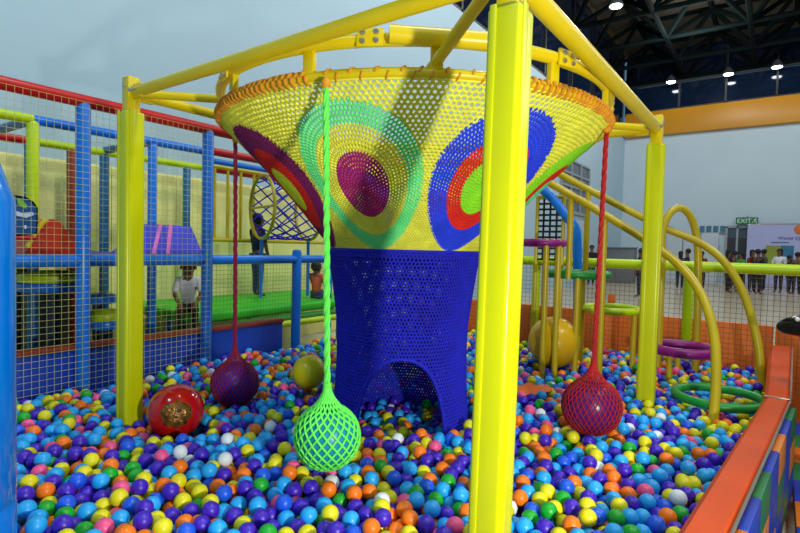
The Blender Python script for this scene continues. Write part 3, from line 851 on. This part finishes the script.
ra_pts = [(520, 150, 4.9), (565, 177, 4.75), (612, 202, 4.6), (660, 226, 4.45), (700, 243, 4.32), (725, 263, 4.2), (744, 295, 4.1), (757, 340, 4.0), (762, 385, 3.95)]
rb_pts = [(510, 162, 4.5), (555, 186, 4.35), (605, 215, 4.1), (650, 243, 3.85), (680, 266, 3.65), (702, 296, 3.45), (714, 335, 3.3), (716, 380, 3.2), (713, 424, 3.12)]
def rail(name, pts, lab, posts, rz=()):
    P = [at(*p) for p in pts]; e = empty('handrail', (P[-1].x, P[-1].y, 0), lab, 'handrail', 'curved handrails')
    path = smooth_path(P, 6) + [Vector((P[-1].x, P[-1].y, .05))]
    MB().tube(path, .03, 10).build('rail_pipe', YPIPE, e, origin=P[0]); poles_xy.append((P[-1].x, P[-1].y))
    for px in posts:
        # point on the path whose pixel column is px
        best = min(path, key=lambda p: abs(400 + F_PX * (p - CAM).dot(RIGHT) / (p - CAM).dot(FWD) - px))
        MB().tube([(best.x, best.y, dict(rz).get(px, .05)), best], .024, 10).build('rail_post', YPIPE, e, origin=(best.x, best.y, 0)); poles_xy.append((best.x, best.y))
rail('handrail', ra_pts, 'curved yellow handrail pipe ending by the orange ledge', [592], ((592, 1.2),))
rail('handrail', rb_pts, 'curved yellow handrail pipe ending at the low green ring', [568, 606], ((568, 1.22),))
hp = [at(*p) for p in [(662, 262, 4.35), (662, 236, 4.35), (668, 216, 4.36), (679, 208, 4.38), (690, 216, 4.4), (697, 240, 4.42), (698, 280, 4.42), (697, 330, 4.42)]]
ho = empty('arch_hoop', (hp[-1].x, hp[-1].y, 0), 'upright yellow pipe hoop arching over the purple ring', 'hoop')
MB().tube([Vector((hp[0].x, hp[0].y, .05))] + smooth_path(hp, 6) + [Vector((hp[-1].x, hp[-1].y, .05))], .03, 10).build('hoop_pipe', YPIPE, ho, origin=hp[0])
poles_xy += [(hp[0].x, hp[0].y), (hp[-1].x, hp[-1].y)]
# blue bent pipe and dark climbing net
bpp = [at(*p) for p in [(530, 178, 5.3), (553, 199, 5.2), (568, 218, 5.1), (575, 228, 5.08), (577, 242, 5.06), (578, 290, 5.05), (577, 335, 5.05)]]
be = empty('bent_post', (bpp[-1].x, bpp[-1].y, 0), 'blue padded post bent over at the top near the fence', 'post')
MB().tube([bpp[0]] + smooth_path(bpp[1:], 5) + [Vector((bpp[-1].x, bpp[-1].y, .05))], .045, 12).build('padded_pipe', BLUEPAD, be, origin=bpp[-1]); poles_xy.append((bpp[-1].x, bpp[-1].y))
dn = at(536, 258, 5.35); cn = empty('cargo_net', (dn.x, dn.y, 0), 'dark square climbing net hung behind the small purple ring', 'climbing net')
e2 = at(562, 258, 5.2); dvec = (e2 - dn); dvec.z = 0; wdt = dvec.length
net_part('net', grid_segs((dn.x, dn.y, 1.36), dvec, (0, 0, 1), wdt, .62, .055, .011), BLACKM, cn, 5)
for p in (dn, e2):
    MB().tube([(p.x, p.y, .05), (p.x, p.y, 2.0)], .02, 8).build('pole', YPIPE, cn, origin=(p.x, p.y, 0))
MB().tube([(dn.x, dn.y, 1.99), (e2.x, e2.y, 1.99)], .02, 8).build('top_bar', YPIPE, cn, origin=(dn.x, dn.y, 1.99))

# ---------------------------------------------------------------- two-level play frame along the left wall
PY, PM, PB = 3.8, 4.8, 5.72
pf = empty('soft_play_structure', (2, PY, 0), 'two-level soft play frame with blue padded posts, red top rail and safety net', 'play structure')
def hrail(name, a, b, r, m):
    a, b = Vector(a), Vector(b); return MB().tube([a, b], r, 14).build(name, m, pf, origin=(a + b) / 2)
def vpost(x, y, z1, m, r=.045, z0=0):
    return MB().lathe([(r * .9, z0), (r, z0 + .01), (r, z1 - .03), (r * .8, z1 - .005), (r * .4, z1)], (x, y, 0), 16).build('post', m, pf, origin=(x, y, 0))
ux = lambda px, Y, py=250: ony(px, py, Y).x
xl = ux(-70, PY); xr = ux(330, PY)
hrail('top_rail', (xl, PY, 2.375), (xr, PY, 2.375), .043, RED)
hrail('deck_rail', (xl, PY, 1.305), (xr, PY, 1.305), .04, BLUEPAD)
for px, zz in ((-40, 2.37), (83, 2.37), (207, 2.37), (297, 1.40)): vpost(ux(px, PY), PY, zz, BLUEPAD, .046)
# middle row
x33, x150, x205 = ux(33, PM), ux(152, PM), ux(205, PM)
hrail('top_rail', (x33 - 1.4, PM, 2.385), (x33, PM, 2.385), .04, LIME)
hrail('top_rail', (x33, PM, 2.385), (ux(207, PM), PM, 2.385), .04, BLUEPAD)
hrail('top_rail', (ux(207, PM), PM, 2.40), (ux(300, PM), PM, 2.40), .042, RED)
hrail('mid_rail', (ux(207, PM), PM, 2.30), (ux(300, PM), PM, 2.30), .03, BLUEPAD)
vpost(x33, PM, 2.38, LIME, .045, 1.335); vpost(x33, PM, 1.28, TEAL, .04); vpost(x150, PM, 2.37, BLUEPAD, .042); vpost(ux(-60, PM), PM, 2.38, LIME, .045)
hrail('deck_rail', (xl, PM, 1.285), (x150, PM, 1.285), .04, TEAL)
# back row
hrail('top_rail', (ux(-60, PB), PB, 2.36), (ux(36, PB), PB, 2.36), .04, RED)
hrail('top_rail', (ux(36, PB), PB, 2.36), (ux(205, PB), PB, 2.36), .04, LIME)
hrail('top_rail', (ux(205, PB), PB, 2.36), (ux(330, PB), PB, 2.36), .04, RED)
vpost(ux(72, PB), PB, 2.35, mat('brick_red_vinyl', (150, 44, 20), .4), .048); vpost(ux(104, PB), PB, 2.35, TEAL, .045); vpost(ux(186, PB), PB, 2.35, TEAL, .045)
vpost(ux(30, PB), PB, 2.35, TEAL, .045); vpost(ux(330, PB), PB, 2.35, BLUEPAD, .045)
# rails across the depth
for x, za, m, y0_, y1_ in ((ux(-40, PY), 2.375, BLUEPAD, PY, PM), (x33, 2.385, TEAL, PM, PB), (x150, 2.385, TEAL, PM, PB), (ux(83, PY), 1.285, BLUEPAD, PY, PB), (ux(207, PY), 1.285, BLUEPAD, PY, PB)):
    hrail('cross_rail', (x, y0_, za), (x, y1_, za), .038, m)
# deck boards of the upper level
xa, xb = xl, ux(205, PY) - .03
DECK = mat('deck_purple', (66, 40, 150), .5)
nb = 8
for k in range(nb):
    a = xa + (xb - xa) * k / nb; b = xa + (xb - xa) * (k + 1) / nb
    MB().box(((a + b) / 2, (PY + PB) / 2, 1.31), (b - a - .01, PB - PY - .12, .05), bev=.008).build('deck_board', DECK, pf, origin=((a + b) / 2, PY, 1.31))
# base panels
xe = ux(286, PY)
edges = [xl, ux(83, PY), ux(207, PY), xe]
for a, b in zip(edges, edges[1:]):
    MB().box(((a + b) / 2, PY + .06, .36), (b - a - .01, .08, .68), bev=.012).build('base_panel', NAVY, pf, origin=((a + b) / 2, PY, 0))
    MB().box(((a + b) / 2, PY + .06, .715), (b - a - .01, .11, .035), bev=.008).build('panel_cap', MAROON, pf, origin=((a + b) / 2, PY, .7))
net_part('safety_net', grid_segs((xl, PY - .055, .42), (1, 0, 0), (0, 0, 1), ux(207, PY) - xl, 1.94, .042, .0013), STRING, pf, 4)
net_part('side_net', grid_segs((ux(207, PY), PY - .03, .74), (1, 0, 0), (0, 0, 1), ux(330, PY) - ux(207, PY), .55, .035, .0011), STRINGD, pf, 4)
# back boards behind the frame
xbk0, xbk1 = ux(-70, 5.95), ux(345, 5.95)
nbk = 7
for k in range(nbk):
    a = xbk0 + (xbk1 - xbk0) * k / nbk; b = xbk0 + (xbk1 - xbk0) * (k + 1) / nbk
    MB().box(((a + b) / 2, 6.0, 1.14), (b - a - .008, .04, 2.24), bev=.006).build('back_panel', PALEYEL, pf, origin=((a + b) / 2, 6.0, 0))
# yellow balustrade at the back of the open bay
zA, zB = ony(225, 168, PB - .1).z, ony(225, 240, PB - .1).z
hrail('balustrade_rail', (ux(205, PB - .1), PB - .1, zA), (ux(330, PB - .1), PB - .1, zA), .022, YPIPE)
hrail('balustrade_rail', (ux(205, PB - .1), PB - .1, zB), (ux(330, PB - .1), PB - .1, zB), .025, YPIPE)
for px in (214, 227, 240, 253): 
    x = ux(px, PB - .1); MB().tube([(x, PB - .1, zB), (x, PB - .1, zA)], .018, 8).build('baluster', YPIPE, pf, origin=(x, PB - .1, zB))

# net tunnel with two yellow hoops
tn = empty('net_tunnel', (ux(272, 5.2), 5.2, 1.4), 'blue rope net tunnel stretched between yellow hoops above the green mat', 'net tunnel')
hc1, hc2 = ony(262, 207, 5.0), ony(294, 205, 5.2)
axv = (F0 * .6 + R0 * .8).normalized(); sd = Vector((-axv.y, axv.x, 0)); HR = .38
def hoop(c, a): return c + (sd * math.cos(a) + Vector((0, 0, 1)) * math.sin(a)) * HR
hc2 = hc1 + axv * .62
for c in (hc1, hc2):
    MB().tube([hoop(c, 2 * PI * k / 40) for k in range(40)], .02, 8, closed=True).build('hoop', YPIPE, tn, origin=c)
sg = []
for k in range(14):
    for s in (-1, 1):
        for q in range(6):
            A_ = hoop(hc1.lerp(hc2, q / 6), 2 * PI * (k + s * q * .5) / 14); B_ = hoop(hc1.lerp(hc2, (q + 1) / 6), 2 * PI * (k + s * (q + 1) * .5) / 14)
            sg.append((tuple(A_), tuple(B_), .009))
net_part('net', sg, N_DBL, tn, 5)
for c in (hc1,):
    MB().tube([c - sd * HR, c + sd * HR], .014, 8).build('cross_bar', YPIPE, tn, origin=c)
MB().tube([hc1 - Vector((0, 0, HR)), Vector((hc1.x, hc1.y, .8))], .02, 8).build('stand', BLUEPAD, tn, origin=hc1)
MB().tube([hc2 - Vector((0, 0, HR)), Vector((hc2.x, hc2.y, .8))], .02, 8).build('stand', BLUEPAD, tn, origin=hc2)

# soft shapes on the deck
def extrude_profile(pix, Y, depth, m, name, parent=None):
    P = [ony(px, py, Y) for px, py in pix]
    return MB().prism(P, (0, 0, 0), (0, depth, 0)).build(name, m, parent, origin=P[0], angle=50)
zD = 1.335
hum = empty('foam_hill', (ux(52, 4.3), 4.3, zD), 'red foam hill with a yellow stripe on the upper deck', 'foam block')
def bell(px0, px1, pym, pyb, Y, n=14):
    out = []
    for k in range(n + 1):
        t = k / n; px = px0 + (px1 - px0) * t; s = math.sin(PI * t) ** 1.4; out.append((px, pyb + (pym - pyb) * s))
    return out
def bell_block(px0, px1, pym, Y, depth, m, name, par):
    P = []
    for px, py in bell(px0, px1, pym, 252, Y):
        q = ony(px, py, Y); P.append(Vector((q.x, Y, max(zD, q.z))))
    P = [Vector((P[0].x, Y, zD))] + P[1:-1] + [Vector((P[-1].x, Y, zD))]
    MB().prism(P, (0, 0, 0), (0, depth, 0)).build(name, m, par, origin=P[0], angle=50)
bell_block(24, 82, 219, 4.35, .45, mat('foam_red', (196, 46, 14), .45), 'hump', hum)
st_ = [ony(px, py, 4.34) for px, py in ((27, 247), (32, 238), (37, 230), (42, 223.5), (47, 220))]
for q in st_: q.z = max(q.z, zD + .015)
MB().tube(smooth_path(st_, 4), .018, 8).build('stripe', mat('stripe_yellow', (236, 206, 30), .4), hum, origin=st_[0])
# basketball backboard
bb = empty('basketball_backboard', (ux(36, 4.25), 4.25, zD), 'blue printed toy basketball backboard with black rim on the upper deck', 'backboard')
prof = [(2, 238), (37.5, 234), (38, 208), (34, 202), (26, 197), (15, 195), (2, 196)]
extrude_profile(prof, 4.27, .035, BLACK, 'board', bb)
inn = [(3, 236), (36, 232.5), (36.4, 209), (33, 204), (25.5, 199), (15, 197), (3, 198)]
extrude_profile(inn, 4.262, .008, mat('board_blue', (24, 84, 140), .35, .15, 5), 'face', bb)
for pix, c, nm in (([(17, 199), (21, 199), (27, 205), (26, 209), (22, 207), (18, 204)], (120, 190, 40), 'green_print'), ([(14, 210), (22, 213), (33, 212), (34, 215), (26, 218), (14, 215)], (200, 214, 240), 'white_print'), ([(24, 226), (26, 225), (27, 228), (25, 229)], (220, 235, 240), 'dot_print')):
    extrude_profile(pix, 4.256, .006, mat('print_%d' % c[0], c, .4), nm, bb)
hq = ony(20, 238, 4.1)
MB().tube([Vector((hq.x + .10 * math.cos(2 * PI * k / 24), 4.14 + .10 * math.sin(2 * PI * k / 24), hq.z)) for k in range(24)], .012, 8, closed=True).build('hoop', RED, bb, origin=hq)
MB().box((hq.x, 4.45, (zD + hq.z) / 2), (.05, .05, hq.z - zD + .1), bev=.005).build('stand', BLUEPAD, bb, origin=(hq.x, 4.45, zD))
# blue wedge with pink stripes
wd = empty('foam_wedge', (ux(170, 4.45), 4.45, zD), 'violet blue foam wedge with pink stripes on the upper deck', 'foam block')
Pw = [ony(px, py, 4.25) for px, py in ((140, 252), (203, 252))]; Pt = [ony(px, py, 4.6) for px, py in ((146, 224), (191, 224))]
xw0, xw1 = Pw[0].x, Pw[1].x; xt0, xt1 = Pt[0].x, Pt[1].x; zt = Pt[0].z
vs = [(xw0, 4.25, zD), (xw1, 4.25, zD), (xw1, 4.75, zD), (xw0, 4.75, zD), (xt0, 4.6, zt), (xt1, 4.6, zt), (xt1, 4.7, zt), (xt0, 4.7, zt)]
MB().add(vs, [(0, 3, 2, 1), (4, 5, 6, 7), (0, 1, 5, 4), (1, 2, 6, 5), (2, 3, 7, 6), (3, 0, 4, 7)]).build('wedge', mat('wedge_violet', (58, 64, 200), .4), wd, smooth=False, origin=(xw0, 4.25, zD))
fl_ = Vector(vs[1]) - Vector(vs[0]); ft_ = Vector(vs[5]) - Vector(vs[4]); nrm = Vector((0, -(zt - zD), .35)).normalized() * .006
for t in (.16, .38):
    a, b = Vector(vs[0]) + fl_ * t, Vector(vs[0]) + fl_ * (t + .06); c, d = Vector(vs[4]) + ft_ * (t + .1 + .08), Vector(vs[4]) + ft_ * (t + .1)
    MB().prism([a, b, c, d], (0, 0, 0), (0, -.008, .006)).build('pink_stripe', mat('stripe_pink', (230, 110, 200), .45), wd, smooth=False, origin=a)

# padded steps below the deck
def pad_step(px, py, Y, r, lab, posts=True):
    q = ony(px, py, Y); e = empty('padded_step', (q.x, q.y, 0), lab, 'step', 'padded steps under the deck')
    MB().lathe([(r * .96, -.02), (r, 0), (r * .97, .035), (r * .75, .06), (r * .3, .07)], q, 28).build('cushion', LIME, e, origin=q)
    MB().lathe([(r * .98, -.09), (r * 1.03, -.07), (r * 1.03, -.03), (r * .99, -.02)], q, 28).build('rim', BLUEPAD, e, origin=q)
    MB().lathe([(.05, 0), (.05, q.z - .08)], (q.x, q.y, 0), 12).build('stem', mat('stem_dark', (28, 40, 60), .5), e, origin=(q.x, q.y, 0))
pad_step(53, 279, 4.7, .24, 'highest lime cushioned step with blue rim under the deck')
pad_step(14, 277, 5.25, .2, 'lime cushioned step beside the highest one under the deck')
pad_step(106, 317, 4.55, .15, 'lowest lime cushioned step with blue rim under the deck')
q = ony(98, 297, 4.9)
e = empty('padded_step', (q.x, q.y, 0), 'plain blue cushioned step between the lime ones under the deck', 'step', 'padded steps under the deck')
MB().lathe([(.16, -.05), (.17, -.03), (.17, .01), (.13, .03)], q, 24).build('cushion', BLUEPAD, e, origin=q)
MB().lathe([(.045, 0), (.045, q.z - .04)], (q.x, q.y, 0), 12).build('stem', MATS['stem_dark'], e, origin=(q.x, q.y, 0))
# grey storage boxes in the shade under the deck
for px0, px1, lab in ((30, 62, 'dark grey storage crate under the deck beside the blue panel'), ):
    a, b = ux(px0, 5.3), ux(px1, 5.3); gx = empty('storage_crate', ((a + b) / 2, 5.3, 0), lab, 'crate')
    MB().box(((a + b) / 2, 5.4, .5), (b - a, .5, 1.0), bev=.02).build('body', mat('crate_grey', (86, 90, 80), .7), gx, origin=((a + b) / 2, 5.3, 0))
    MB().box(((a + b) / 2, 5.4, 1.03), (b - a + .04, .54, .07), bev=.02).build('lid', mat('crate_lid', (34, 38, 40), .6), gx, origin=((a + b) / 2, 5.3, 1))

# green bouncing mat
zg = .76; ga, gb = ux(165, 5.0), ux(352, 4.9)
gm = empty('bouncing_mat', ((ga + gb) / 2, 5.2, 0), 'bright green padded bouncing mat with yellow front pipe beside the pit', 'mat')
MB().box(((ga + gb) / 2, 5.18, zg - .05), (gb - ga, 1.44, .10), bev=.03, seg=3).build('mat_pad', GREENM, gm, origin=((ga + gb) / 2, 5.4, zg))
MB().box(((ga + gb) / 2 + .2, 4.36, zg - .14), (gb - ga - .4, .16, .09), bev=.03, seg=3).build('front_pad', mat('green_dark', (34, 130, 30), .5), gm, origin=((ga + gb) / 2, 4.7, zg))
MB().tube([(ux(245, 4.2), 4.2, .60), (gb, 4.2, .60)], .035, 12).build('front_pipe', LIME, gm, origin=(gb, 4.5, .6))
for px in (170, 250, 340):
    x = ux(px, 5.3); MB().tube([(x, 5.3, 0), (x, 5.3, zg - .1)], .04, 10).build('leg', BLUEPAD, gm, origin=(x, 5.3, 0))
    x = ux(px + 4, 4.7); MB().tube([(x, 4.7, 0), (x, 4.7, zg - .18)], .035, 10).build('leg', BLUEPAD, gm, origin=(x, 4.7, 0))

# children
toward = YAW + PI
c1 = ony(181, 303, 4.62)
person((c1.x, 4.5, zg), .95, toward + .35, 'child in a white shirt and black trousers sitting on the green mat', cl_['white'], cl_['black'], 'sit', 5.6, True)
c2 = ony(257, 296, 5.4)
person((c2.x, 5.4, zg), 1.08, toward + 2.4, 'child in dark top and blue jeans standing on the green mat', cl_['navy'], cl_['jeans'], 'stand', 5.6, True)
c3 = ony(316, 303, 4.75)
person((c3.x, 4.75, zg), .86, toward + 2.6, 'small child in an orange shirt sitting on the green mat', cl_['orange'], cl_['jeans'], 'sit', 5.2, True)

# ---------------------------------------------------------------- big loose balls and the orange flyer
big = []
def big_ball(px, py, Z, r, m, lab):
    c = at(px, py, Z); big.append((c.x, c.y, c.z, r))
    e = empty('play_ball', (c.x, c.y, c.z - r), lab, 'ball')
    MB().sphere(c, r, 40, 24).build('shell', m, e, origin=c); return e, c
e, c = big_ball(176, 411, 2.85, .148, mat('ball_red', (196, 16, 10), .18, .05, coat=.5), 'large glossy red ball with a torn golden patch resting among pit balls')
d = (CAM - c).normalized(); d = (d - Vector((0, 0, .12))).normalized(); s1 = d.cross(Vector((0, 0, 1))).normalized(); s2 = s1.cross(d)
g = MB(); rnd = random.Random(3)
pts = []
for k in range(26):
    a = 2 * PI * k / 26; rr_ = .50 + .14 * rnd.random()
    pts.append(c + (d + s1 * math.cos(a) * rr_ * 1.1 + s2 * math.sin(a) * rr_ * .9).normalized() * .1495)
cen = c + d * .151; inner = [c + (d + (p - c).normalized() * 1.4).normalized() * (.150 + rnd.random() * .004) for p in pts]
g.add([cen] + inner + pts, [(0, 1 + k, 1 + (k + 1) % 26) for k in range(26)] + [(1 + k, 27 + k, 27 + (k + 1) % 26, 1 + (k + 1) % 26) for k in range(26)])
gp = g.build('golden_patch', mat('gold_foil', (128, 84, 22), .25, .75, 30, metal=.4, bump=1.0, bscale=40), e, origin=c, smooth=False)
big_ball(309, 372, 3.45, .112, mat('ball_yellow', (226, 206, 10), .3, .05), 'medium yellow ball behind the green rope bag')
big_ball(554, 342, 4.4, .215, mat('ball_gold', (216, 170, 6), .3, .05, bump=.15, bscale=50), 'large golden yellow ball beneath the small purple ring')
oc = at(531, 389, 3.5)
of = empty('foam_flyer', oc, 'flat orange soft flyer lying on the pit balls', 'toy')
g = MB(); nn = 28; vs = [oc + Vector((0, 0, .035)), oc - Vector((0, 0, .012))]
for k in range(nn):
    a = 2 * PI * k / nn; r = .11 + .025 * math.cos(3 * a + .6)
    vs.append(oc + R0 * (r * 1.15 * math.cos(a)) + F0 * (r * math.sin(a)) + Vector((0, 0, .012 * math.cos(2 * a))))
g.add(vs, [(0, 2 + k, 2 + (k + 1) % nn) for k in range(nn)] + [(1, 2 + (k + 1) % nn, 2 + k) for k in range(nn)])
g.build('disc', mat('flyer_orange', (244, 110, 10), .5), of, origin=oc, angle=60)
big.append((oc.x, oc.y, oc.z - .085, .115))

# ---------------------------------------------------------------- pit balls
BR = .0335
struct(MB().box((2.7, 2.0, .12), (5.4, 3.6, .24)).build('floor.002', mat('pit_base', (20, 30, 70), .8)))
XL, XH, YH = .25, 5.40, 3.74
def ylo(x): return (.416 + (x + .4) * (-.402 / 4.24) if x < 3.84 else .014) + BR + .01
cell = .1; grid = {}; bags = []
balls = []
def gk(x, y): return (int(math.floor(x / cell)), int(math.floor(y / cell)))
def addb(x, y, z, r=BR):
    n = int(math.ceil((r + BR) / cell)) if r > BR else 0
    k = gk(x, y)
    for i in range(-n, n + 1):
        for j in range(-n, n + 1): grid.setdefault((k[0] + i, k[1] + j), []).append((x, y, z, r))
for b in big: addb(*b)
def blocked(x, y):
    if x < XL or x > XH or y > YH or y < ylo(x): return True
    for (cx, cy) in corners:
        if abs(x - cx) < .054 + BR and abs(y - cy) < .054 + BR: return True
    d = math.hypot(x - CX, y - CY)
    if abs(d - .425) < BR + .015:
        # the arch is open
        a = math.atan2((x - CX) * R0.x + (y - CY) * R0.y, -((x - CX) * F0.x + (y - CY) * F0.y))
        if abs(a) > AW - .1: return True
    for (cx, cy) in poles_xy:
        if (x - cx) ** 2 + (y - cy) ** 2 < (.025 + BR) ** 2: return True
    if (x - bp0.x) ** 2 + (y - bp0.y) ** 2 < (.122 + BR) ** 2: return True
    return False
ZB = .24 + BR
def support(x, y):
    k = gk(x, y); best = ZB; who = None
    for i in (-1, 0, 1):
        for j in (-1, 0, 1):
            for b in grid.get((k[0] + i, k[1] + j), ()):
                d2 = (x - b[0]) ** 2 + (y - b[1]) ** 2; R = b[3] + BR
                if d2 < R * R:
                    h = b[2] + math.sqrt(R * R - d2)
                    if h > best: best = h; who = b
    return best, who
rnd = random.Random(11)
sp = BR * 2.06; row = 0; y = .0
while y < YH:
    x = XL + (row % 2) * sp / 2
    while x < XH:
        xx, yy = x + rnd.uniform(-.001, .001), y + rnd.uniform(-.001, .001)
        if not blocked(xx, yy):
            h, who = support(xx, yy)
            if who is None: balls.append((xx, yy, ZB)); addb(xx, yy, ZB)
        x += sp
    y += sp * .868; row += 1
nbase = len(balls)
def cap(x, y):
    c_ = .43 + .012 * math.sin(x * 2.1 + 1) + .012 * math.sin(y * 2.7 + x) 
    if math.hypot(x - CX, y - CY) < .42: c_ -= .10
    if x > 4.2: c_ += .035 * min(1, (x - 4.2) / .7)
    if y > 3.0: c_ += .03 * min(1, (y - 3.0) / .5)
    c_ -= .045 * math.exp(-((x - big[0][0]) ** 2 + (y - big[0][1]) ** 2) / .09)
    c_ += .05 * math.exp(-((x - 3.2) ** 2 + (y - 1.0) ** 2) / .12)
    return c_
fails = 0
while fails < 2500 and len(balls) < 15000:
    x, y = rnd.uniform(XL, XH), rnd.uniform(.02, YH)
    if blocked(x, y): continue
    h, who = support(x, y); st = .022; ok = True
    for it in range(30):
        if who is None: break
        dx, dy = x - who[0], y - who[1]; l = math.hypot(dx, dy) or 1e-6
        bx_, by_, bh, bw = x, y, h, who; moved = False
        for rot in (0, .9, -.9):
            ca_, sa_ = math.cos(rot), math.sin(rot); ex_ = (dx * ca_ - dy * sa_) / l; ey_ = (dx * sa_ + dy * ca_) / l
            nx, ny = x + ex_ * st, y + ey_ * st
            if blocked(nx, ny): continue
            nh, nw = support(nx, ny)
            if nh < bh - 1e-5: bx_, by_, bh, bw = nx, ny, nh, nw; moved = True
        if moved: x, y, h, who = bx_, by_, bh, bw
        else:
            st *= .45
            if st < .002: break
    if h > cap(x, y) + .03: fails += 1; continue
    balls.append((x, y, h)); addb(x, y, h)
B = np.array(balls)
COLS = [('sky_blue', (36, 172, 250), .27), ('indigo', (66, 30, 190), .21), ('yellow', (236, 226, 20), .16), ('orange', (255, 124, 10), .12), ('royal_blue', (26, 92, 232), .08), ('pink', (248, 90, 150), .07), ('green', (20, 172, 44), .06), ('white', (232, 238, 242), .03)]
BM = [mat('pit_ball_' + n, c, .38, .03, 4) for n, c, p in COLS]
ci = RNG.choice(len(COLS), size=len(B), p=[p for _, _, p in COLS])
# which balls show largest in the photograph
buf = np.full((533, 800), -1, dtype=np.int32)
rel = B - np.array(CAM); zc = rel @ np.array(FWD); xs = 400 + F_PX * (rel @ np.array(RIGHT)) / np.maximum(zc, .1); ys = 266.5 - F_PX * (rel @ np.array(UP)) / np.maximum(zc, .1)
rad = F_PX * BR / np.maximum(zc, .1)
for i in np.argsort(-zc):
    if zc[i] < .6 or xs[i] < -10 or xs[i] > 810 or ys[i] > 545: continue
    r = rad[i]; x0, x1 = max(0, int(xs[i] - r)), min(800, int(xs[i] + r) + 1); y0, y1 = max(0, int(ys[i] - r)), min(533, int(ys[i] + r) + 1)
    if x1 <= x0 or y1 <= y0: continue
    yy, xx = np.mgrid[y0:y1, x0:x1]; m_ = (xx - xs[i]) ** 2 + (yy - ys[i]) ** 2 < r * r
    buf[y0:y1, x0:x1][m_] = i
yy, xx = np.mgrid[0:533, 0:800]
buf[(xx > 490 - 23 * yy / 533) & (xx < 535 - 13 * yy / 533)] = -1      # behind the near post
buf[(xx - 328) ** 2 + (yy - 430) ** 2 < 34 ** 2] = -1
buf[(xx < 22)] = -1
buf[(xx - 176) ** 2 + (yy - 411) ** 2 < 27 ** 2] = -1
buf[(xx > 771 - (yy - 394) * .6) & (yy > 394)] = -1
cnt = np.bincount(buf[buf >= 0], minlength=len(B))
single = set(np.argsort(-cnt)[:300].tolist())
ball_me = []
for k, (n, c, p) in enumerate(COLS):
    o = MB().sphere((0, 0, 0), BR, 20, 12).build('pit_ball', BM[k]); ball_me.append(o.data); bpy.data.objects.remove(o)
LMK = [(corners[0][0], corners[0][1], .05, 'around the foot of the wide bright yellow post'), (corners[1][0], corners[1][1], .05, 'around the yellow post beside the red ball'),
       (bp0.x, bp0.y, .12, 'beside the thick sky blue post'), (big[0][0], big[0][1], .15, 'around the large red ball')]
_b = at(327.5, 430, 2.14); LMK.append((_b.x, _b.y, .13, 'near the bright green net bag'))
_b = at(592, 404, 2.8); LMK.append((_b.x, _b.y, .15, 'near the red net bag'))
for k in range(30): LMK.append((.2 + k * .13, .416 + (.6 + k * .13) * (-.402 / 4.24), -.05, 'along the orange ledge'))
for k in range(24): LMK.append((CX + .43 * math.cos(k * .2618), CY + .43 * math.sin(k * .2618), 0, 'around the blue net tube'))
for i in sorted(single):
    n = COLS[ci[i]][0].replace('_', ' ')
    o = bpy.data.objects.new('pit_ball', ball_me[ci[i]]); C.objects.link(o); o.location = B[i]
    o.rotation_euler = (rnd.random() * 6, rnd.random() * 6, 0)
    d_, wh = min((math.hypot(B[i][0] - q[0], B[i][1] - q[1]) - q[2], q[3]) for q in LMK)
    if d_ > .28: wh = 'out in the open pit'
    tag(o, 'small %s plastic pit ball %s' % (n, wh), 'ball', '%s pit balls %s' % (n, wh))
rest = np.array([i for i in range(len(B)) if i not in single])
seen = cnt > 0
def ball_mesh(ids, n, m):
    v, f = uv_sphere(n, m); v = np.array(v) * BR; q = np.array([x for x in f if len(x) == 4]); t = np.array([x + (x[2],) for x in f if len(x) == 3])
    tri = np.array([x for x in f if len(x) == 3] + [y for x in f if len(x) == 4 for y in ((x[0], x[1], x[2]), (x[0], x[2], x[3]))])
    V = (B[ids][:, None, :] + v[None]).reshape(-1, 3); F = (tri[None] + (np.arange(len(ids)) * len(v))[:, None, None]).reshape(-1, 3)
    return V, F, np.repeat(ci[ids], len(tri))
hi_ids = rest[seen[rest]]; lo_ids = rest[~seen[rest]]
V1, F1, m1 = ball_mesh(hi_ids, 12, 8); V2, F2, m2 = ball_mesh(lo_ids, 7, 4)
st = np_mesh('pit_balls', np.concatenate([V1, V2]), np.concatenate([F1, F2 + len(V1)]), BM, mi=np.concatenate([m1, m2]))
tag(st, 'thousands of small mixed coloured plastic balls filling the pit', 'balls', kind='stuff')
print('balls', len(B), 'base', nbase, 'tris', len(F1) + len(F2))
